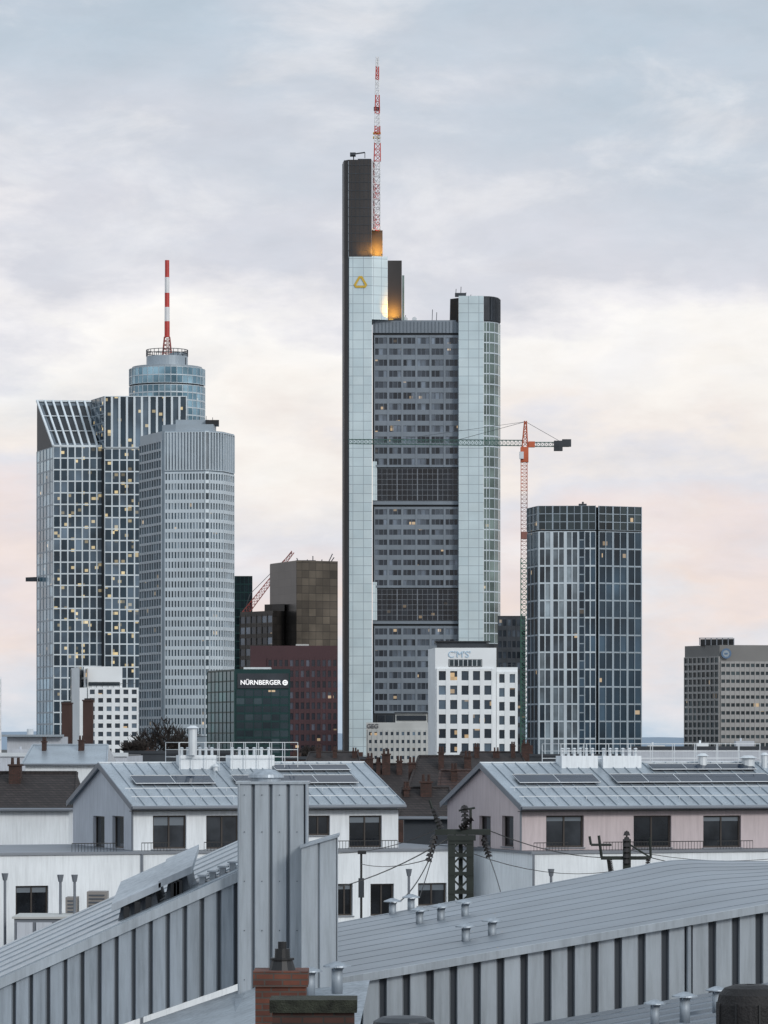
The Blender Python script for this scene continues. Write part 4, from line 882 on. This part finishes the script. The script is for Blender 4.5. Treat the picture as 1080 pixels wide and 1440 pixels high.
for k in range(4):
    x_=X(282+k*14,62); b_=hat(x_,61.6,0).z; w=MB(); w.box(x_,x_+.10,61.6,61.9,b_-.02,b_+.14); w.box(x_-.03,x_+.15,61.5,61.95,b_+.142,b_+.17); w.build('roof_bracket',M['lid'],t)
w=MB()
w.face(Vector((xl,Y-.05,zL(xl)-1.0)),Vector((xr+.4,Y-.05,zL(xr)-1.72)),Vector((xr+.6,Y-9,zL(xr)-2.15)),Vector((xl,Y-9,zL(xl)-1.5))); w.build('lean_to_roof',M['galv'],t)
w=MB(); w.box(xl,xr,Y+.3,70.4,0,zL(xl)-.4); w.build('inner_wall',M['galv2'],t)
# shaft
t=thing('metal_shaft','tall square ribbed metal ventilation shaft with a round cap and lower side box','ventilation shaft',(X(385,Y),Y,0))
x0,x1=X(336,Y),X(433,Y); zt=Z(1102,Y)
m_=ribbed((x0,Y-.5),(x1,Y-.5),18,18,zt,zt,.285,.07,.045); m_.m=0; m_.face((x1,Y-.5,18),(x1,Y+.6,18),(x1,Y+.6,zt),(x1,Y-.5,zt)); m_.face((x0,Y+.6,18),(x0,Y-.5,18),(x0,Y-.5,zt),(x0,Y+.6,zt)); m_.face((x1,Y+.6,18),(x0,Y+.6,18),(x0,Y+.6,zt),(x1,Y+.6,zt))
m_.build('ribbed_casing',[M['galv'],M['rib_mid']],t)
w=MB(); w.box(x0-.03,x1+.03,Y-.58,Y+.63,zt,zt+.04); w.build('top_flashing',M['galv'],t)
w=MB(); q=Vector((X(374,Y),Y,0)); w.tube((q.x,q.y,zt+.04),(q.x,q.y,zt+.10),.25,None,20); w.tube((q.x,q.y,zt+.10),(q.x,q.y,zt+.15),.30,.29,20); w.tube((q.x,q.y,zt+.15),(q.x,q.y,zt+.23),.27,.14,20); w.build('vent_cap',M['galv2'],t)
x2,x3=X(424,58.9),X(474,58.9); z2,z3=Z(1192,58.9),Z(1176,58.9)
m_=ribbed((x2,58.9),(x3,58.9),18,18,z2,z3,.30,.05,.03); m_.m=0; m_.face((x3,58.9,18),(x3,60.2,18),(x3,60.2,z3),(x3,58.9,z3)); m_.face((x2,60.2,18),(x2,58.9,18),(x2,58.9,z2),(x2,60.2,z2)); m_.face((x2,58.88,z2),(x3,58.88,z3),(x3,60.2,z3),(x2,60.2,z2))
m_.build('side_box',[M['galv'],M['rib_mid']],t)
w=MB(); a=Vector((x2-.02,58.82,z2-.01)); w.obox(a,Vector((x3-x2+.05,0,z3-z2)),(0,1.3,0),(0,0,.04)); w.build('side_box_lid',M['galv2'],t)
for xx in (x0+.02,x1-.01):
    w=MB(); w.tube((xx,Y-.56,18),(xx,Y-.56,zt),.022,None,6); w.build('corner_trim',M['galv2'],t)
w=MB()
for k in range(5):
    for zz in (19.5,20.3,21.1,21.9,22.7,23.5,24.1):
        xx=x0+.11+k*.285; 
        if xx<x1-.03: w.tube((xx,Y-.55,zz),(xx,Y-.56,zz),.010,None,6)
w.build('rivets',M['rib_mid'],t)
# ================================================================ right hall
t=thing('metal_hall','wide metal hall with weathered grey roof sweeping up to the right over a ribbed wall','hall',(X(800,Y),Y,0))
def zfR(x): return 21.04+.173*(x+.76)
def zbR(x):
    k=min(1,max(0,(x-4.9)/2.0)); base_=21.2+.187*(x+.92); flat=22.47-(x-6)*.01
    k=k*k*(3-2*k); return base_*(1-k)+flat*k
def zR(x,y): k=(y-Y)/15.0; return zfR(x)*(1-k)+zbR(x)*k
X0,X1=-1.4,9.0
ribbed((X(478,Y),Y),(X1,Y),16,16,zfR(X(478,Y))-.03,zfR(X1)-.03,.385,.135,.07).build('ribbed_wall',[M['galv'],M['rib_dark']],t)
w=MB(); nx,ny=30,20
for i in range(nx):
    for j in range(ny):
        xa=X0+(X1-X0)*i/nx; xb=X0+(X1-X0)*(i+1)/nx; ya=Y-.12+15.1*j/ny; yb=Y-.12+15.1*(j+1)/ny
        w.face((xa,ya,zR(xa,ya)+.06),(xb,ya,zR(xb,ya)+.06),(xb,yb,zR(xb,yb)+.06),(xa,yb,zR(xa,yb)+.06))
w.face((X0,75,zR(X0,75)+.06),(X1,75,zR(X1,75)+.06),(X1,75,16),(X0,75,16))
w.m=1
for k in range(11):
    yy=Y+.6+k*1.4
    for i in range(nx):
        xa=X0+(X1-X0)*i/nx; xb=X0+(X1-X0)*(i+1)/nx; a=Vector((xa,yy,zR(xa,yy)+.061)); b=Vector((xb,yy,zR(xb,yy)+.061)); w.obox(a,b-a,(0,.05,0),(0,0,.007))
w.build('roof',[M['galv_roof'],M['seam']],t)
w=MB(); a=Vector((X(474,Y),Y-.2,zfR(X(474,Y))-.07)); b=Vector((X1,Y-.2,zfR(X1)-.07)); w.obox(a,b-a,(0,.14,0),(0,0,.13)); w.build('gutter',M['galv'],t)
w=MB(); w.box(X0,X1,Y+.2,74.9,0,20.6); w.build('inner_wall',M['galv2'],t)
w=MB(); w.tube((X(968,Y),Y-.1,17),(X(968,Y),Y-.1,zfR(X(968,Y))-.08),.04,None,8); w.build('downpipe',M['galv2'],t)
# lower right roof
t2=thing('lower_metal_roof','small lower metal roof with vents at bottom right in front of the ribbed hall wall','roof',(X(1000,56),56,0))
w=MB(); a=Vector((X(700,57),58.6,Z(1458,58))); b=Vector((X(1120,57),58.6,Z(1386,58))); c=Vector((X(1180,50),51,Z(1470,51)));d=Vector((X(640,50),51,Z(1560,51)))
w.face(d,c,b,a); V=Vector((0,0,-.08)); w.face(a+V,b+V,c+V,d+V); w.face(d+V,c+V,c,d)
for k in range(12): p=a.lerp(d,k/12)+Vector((0,0,.003)); q=b.lerp(c,k/12)+Vector((0,0,.003)); w.obox(p,q-p,(0,.04,0),(0,0,.05))
w.build('sheet',M['galv_roof'],t2)
w=MB(); w.box(X(720,52),X(1120,52),52,58.5,0,Z(1500,58)-.5); w.build('wall',M['galv2'],t2)
# vents
def vent(px,yb,lab,Yfix=None,zf=None,r=.065,h=.26):
    best=None
    if Yfix: yv=Yfix; x=X(px,yv); z=Z(yb,yv)
    else:
        for k in range(300):
            y_=60.2+k*.049; x_=X(px,y_); e=abs(HY+(H-zR(x_,y_))*F/y_-yb)
            if best is None or e<best[0]: best=(e,x_,y_)
        x,yv=best[1],best[2]; z=zR(x,yv)+.06
    t=thing('roof_vent',lab,'roof vent',(x,yv,z),'mushroom vents on the metal roofs')
    w=MB(); w.tube((x,yv,z-.15),(x,yv,z+h*.72),r,None,12); w.build('pipe',M['galv2'],t,True)
    w=MB(); w.tube((x,yv,z+h*.80),(x,yv,z+h*.86),r*2.5,r*2.45,14); w.tube((x,yv,z+h*.86),(x,yv,z+h*1.05),r*2.45,r*.5,14)
    for k in range(3): a=2.1*k; w.tube((x+r*.8*math.cos(a),yv+r*.8*math.sin(a),z+h*.6),(x+r*1.2*math.cos(a),yv+r*1.2*math.sin(a),z+h*.82),.012,None,4)
    w.build('cap',M['galv2'],t)
for px,yb,lab in ((552,1289,'grey mushroom vent farthest left on the hall roof'),(590,1303,'grey mushroom vent second from left on the hall roof'),(620,1298,'grey mushroom vent just left of the lattice mast foot'),(654,1292,'grey mushroom vent directly below the lattice mast'),(655,1328,'nearer grey mushroom vent low on the hall roof'),(692,1320,'grey mushroom vent farthest right on the hall roof'),(578,1283,'small far mushroom vent behind the second one')):
    vent(px,yb,lab,r=.075,h=.30)
vent(474,1384,'grey mushroom vent at the foot of the side box',Yfix=57.5,r=.09,h=.34); vent(436,1388,'mushroom vent between brick chimney and side box',Yfix=57,r=.08,h=.30)
vent(921,1432,'left of three vents on the small lower roof',Yfix=55.5,r=.07,h=.27); vent(963,1424,'middle of three vents on the small lower roof',Yfix=55.5,r=.08,h=.3); vent(1008,1412,'right of three vents on the small lower roof',Yfix=56.2,r=.07,h=.26)
# flashing valley between shaft and hall
t=thing('roof_valley','sloping grey sheet metal valley between the shaft and the wide hall','roof',(X(430,57),57,0))
w=MB(); w.face((X(330,52),52,Z(1490,52)),(X(500,52),52,Z(1470,52)),(X(520,59),59.2,Z(1378,59.2)),(X(330,59),59.2,Z(1398,59.2))); w.build('sheet',M['galv2'],t)
w=MB(); w.box(X(335,53),X(500,53),53,59,0,Z(1500,53)); w.build('support_wall',M['galv2'],t)
# brick chimneys
Y=45
t=thing('brick_chimney','red brick chimney with dark metal flue pipe at the foot of the tall shaft','chimney',(X(394,Y),Y,0))
w=MB(); w.box(X(359,Y),X(430,Y),Y,Y+.7,0,Z(1388,Y)); w.build('shaft',M['brickw'],t)
w=MB(); w.box(X(356,Y),X(433,Y),Y-.03,Y+.73,Z(1388,Y),Z(1366,Y)); w.build('crown',M['brickw'],t)
w=MB(); xc=X(396,Y); w.tube((xc,Y+.3,Z(1366,Y)),(xc,Y+.3,Z(1352,Y)),.17,.13,14); w.tube((xc,Y+.3,Z(1352,Y)),(xc,Y+.3,Z(1336,Y)),.10,.09,14); w.tube((xc,Y+.3,Z(1352,Y)),(xc,Y+.3,Z(1349,Y)),.15,.15,14); w.tube((xc,Y+.3,Z(1336,Y)),(xc,Y+.3,Z(1326,Y)),.055,None,12); w.build('flue_pipe',M['black'],t,False)
Y=38
t=thing('mossy_chimney','low broad sooty brick chimney with mossy top, lowest at the bottom centre','chimney',(X(440,Y),Y,0))
w=MB(); w.box(X(383,Y),X(498,Y),Y,Y+.6,0,Z(1424,Y)); w.build('shaft',M['brickd'],t)
w=MB(); w.box(X(379,Y),X(502,Y),Y-.04,Y+.64,Z(1424,Y),Z(1406,Y)); w.build('crown',M['moss'],t)
t=thing('round_cowl','rounded black sooty cowl cut off by the bottom right corner','chimney cowl',(X(1048,40),40,0))
w=MB(); cx_=X(1055,40); prof=[(.36,Z(1475,40)),(.37,Z(1440,40)),(.365,Z(1412,40)),(.34,Z(1398,40)),(.28,Z(1389,40)),(.18,Z(1385,40)),(.05,Z(1384,40))]
for (ra,za),(rb_,zb_) in zip(prof,prof[1:]): w.tube((cx_,40,za),(cx_,40,zb_),ra,rb_,28,False)
w.build('cowl',M['tarp'],t,False)
w=MB(); w.box(cx_-.3,cx_+.3,39.7,40.3,0,Z(1475,40)); w.build('base',M['brickd'],t)
w=MB()
for k in range(9): a=2*math.pi*k/9; w.tube((cx_+.375*math.cos(a),40+.375*math.sin(a),Z(1475,40)),(cx_+.37*math.cos(a),40+.37*math.sin(a),Z(1410,40)),.015,None,4)
w.build('ribs',M['black'],t)
t=thing('skylight_dome','small dark skylight dome at the bottom centre edge','skylight',(X(568,50),50,0))
w=MB(); 
for (ra,za),(rb_,zb_) in zip([(.45,1450),(.42,1436),(.3,1430)],[(.42,1436),(.3,1430),(.05,1428)]): w.tube((X(568,50),50,Z(za,50)),(X(568,50),50,Z(zb_,50)),ra,rb_,20)
w.build('dome',M['dkgrey'],t); w=MB(); w.box(X(568,50)-.4,X(568,50)+.4,49.6,50.4,0,Z(1450,50)); w.build('base',M['galv2'],t)
finish()
# ================================================================ camera
cam=bpy.data.cameras.new('camera'); co=bpy.data.objects.new('camera',cam); C.objects.link(co)
co.location=(0,0,H); co.rotation_euler=(R(90),0,0); cam.sensor_fit='VERTICAL'; cam.sensor_height=24; cam.lens=F/1440*24; cam.shift_y=(HY-720)/1440; cam.clip_start=1; cam.clip_end=80000
bpy.context.scene.camera=co
# ================================================================ light + sky
sl_=bpy.data.lights.new('sun','SUN'); sl_.energy=1.5; sl_.angle=R(14); sl_.color=(1,.97,.93); so=bpy.data.objects.new('sun',sl_); C.objects.link(so); so.rotation_euler=(R(64),0,R(36))
wd=bpy.data.worlds.new('World'); bpy.context.scene.world=wd; wd.use_nodes=True; nt=wd.node_tree; nt.nodes.clear()
out=N(nt,'ShaderNodeOutputWorld'); bg1=N(nt,'ShaderNodeBackground'); bg2=N(nt,'ShaderNodeBackground'); mx=N(nt,'ShaderNodeMixShader')
sky=N(nt,'ShaderNodeTexSky'); sky.sky_type='NISHITA'; sky.sun_disc=False; sky.sun_elevation=R(26); sky.sun_rotation=R(144); sky.air_density=1; sky.dust_density=2
nt.links.new(sky.outputs[0],bg1.inputs[0]); bg1.inputs[1].default_value=.1; bg2.inputs[1].default_value=1.0
tc=N(nt,'ShaderNodeTexCoord'); sp=N(nt,'ShaderNodeSeparateXYZ'); nt.links.new(tc.outputs['Generated'],sp.inputs[0])
def noise(sx,sz,scale,detail,off,rough=.5,dist=0):
    mp=N(nt,'ShaderNodeMapping'); mp.inputs['Scale'].default_value=(sx,sx,sz); mp.inputs['Location'].default_value=off
    no=N(nt,'ShaderNodeTexNoise'); no.inputs['Scale'].default_value=scale; no.inputs['Detail'].default_value=detail; no.inputs['Roughness'].default_value=rough; no.inputs['Distortion'].default_value=dist
    nt.links.new(tc.outputs['Generated'],mp.inputs[0]); nt.links.new(mp.outputs[0],no.inputs['Vector']); return no
def mrange(src,a,b,c,d,clamp=True,smooth=False):
    m=N(nt,'ShaderNodeMapRange'); m.clamp=clamp
    if smooth: m.interpolation_type='SMOOTHSTEP'
    for i,v in enumerate((a,b,c,d)): m.inputs[i+1].default_value=v
    nt.links.new(src,m.inputs[0]); return m.outputs[0]
n1=noise(1,2.6,9,8,(1.3,0,.4),.58)
p1=mrange(n1.outputs['Fac'],0,1,-.075,.075,False)
ad=N(nt,'ShaderNodeMath',operation='ADD'); nt.links.new(sp.outputs[2],ad.inputs[0]); nt.links.new(p1,ad.inputs[1])
fac=mrange(ad.outputs[0],0,.25,0,1)
cr=N(nt,'ShaderNodeValToRGB'); el=cr.color_ramp.elements
stops=[(1040,(194,210,226)),(990,(216,223,232)),(930,(232,230,234)),(860,(243,228,222)),(790,(237,226,226)),(720,(229,228,234)),(650,(246,238,233)),(570,(253,248,243)),(480,(255,252,249)),(430,(240,238,241)),(365,(218,219,227)),(200,(207,213,223)),(0,(190,204,217))]
def zp_(y): return ((HY-y)/F)/.25
el[0].position=0; el[0].color=lin(stops[0][1])+(1,); el[1].position=1; el[1].color=lin((194,207,219))+(1,)
for y,c in stops[1:]:
    e=el.new(zp_(y)); e.color=lin(c)+(1,)
nt.links.new(fac,cr.inputs[0])
n2=noise(1,2.4,12,7,(4.1,2,.0),.58,.25); f2=mrange(n2.outputs['Fac'],.50,.72,0,.45,True,True)
mxa=N(nt,'ShaderNodeMixRGB'); nt.links.new(f2,mxa.inputs[0]); nt.links.new(cr.outputs[0],mxa.inputs[1]); mxa.inputs[2].default_value=lin((202,209,221))+(1,)
n3=noise(1,2.4,19,8,(7.7,1,.9),.60,.35); f3=mrange(n3.outputs['Fac'],.47,.74,0,.6,True,True)
mxb=N(nt,'ShaderNodeMixRGB'); nt.links.new(f3,mxb.inputs[0]); nt.links.new(mxa.outputs[0],mxb.inputs[1]); mxb.inputs[2].default_value=lin((243,242,244))+(1,)
n4=noise(1,2.6,36,8,(2.7,5,.2),.62,.3); f4=mrange(n4.outputs['Fac'],.3,.7,.95,1.045)
up=mrange(sp.outputs[2],.25,.8,1.0,1.22)
mu=N(nt,'ShaderNodeMath',operation='MULTIPLY'); nt.links.new(up,mu.inputs[0]); nt.links.new(f4,mu.inputs[1])
vs=N(nt,'ShaderNodeVectorMath',operation='SCALE'); nt.links.new(mxb.outputs[0],vs.inputs[0]); nt.links.new(mu.outputs[0],vs.inputs['Scale'])
nt.links.new(vs.outputs[0],bg2.inputs[0])
mx.inputs[0].default_value=.96
nt.links.new(bg1.outputs[0],mx.inputs[1]); nt.links.new(bg2.outputs[0],mx.inputs[2]); nt.links.new(mx.outputs[0],out.inputs[0])
sc=bpy.context.scene; sc.view_settings.view_transform='Standard'; sc.view_settings.look='None'; sc.view_settings.exposure=0
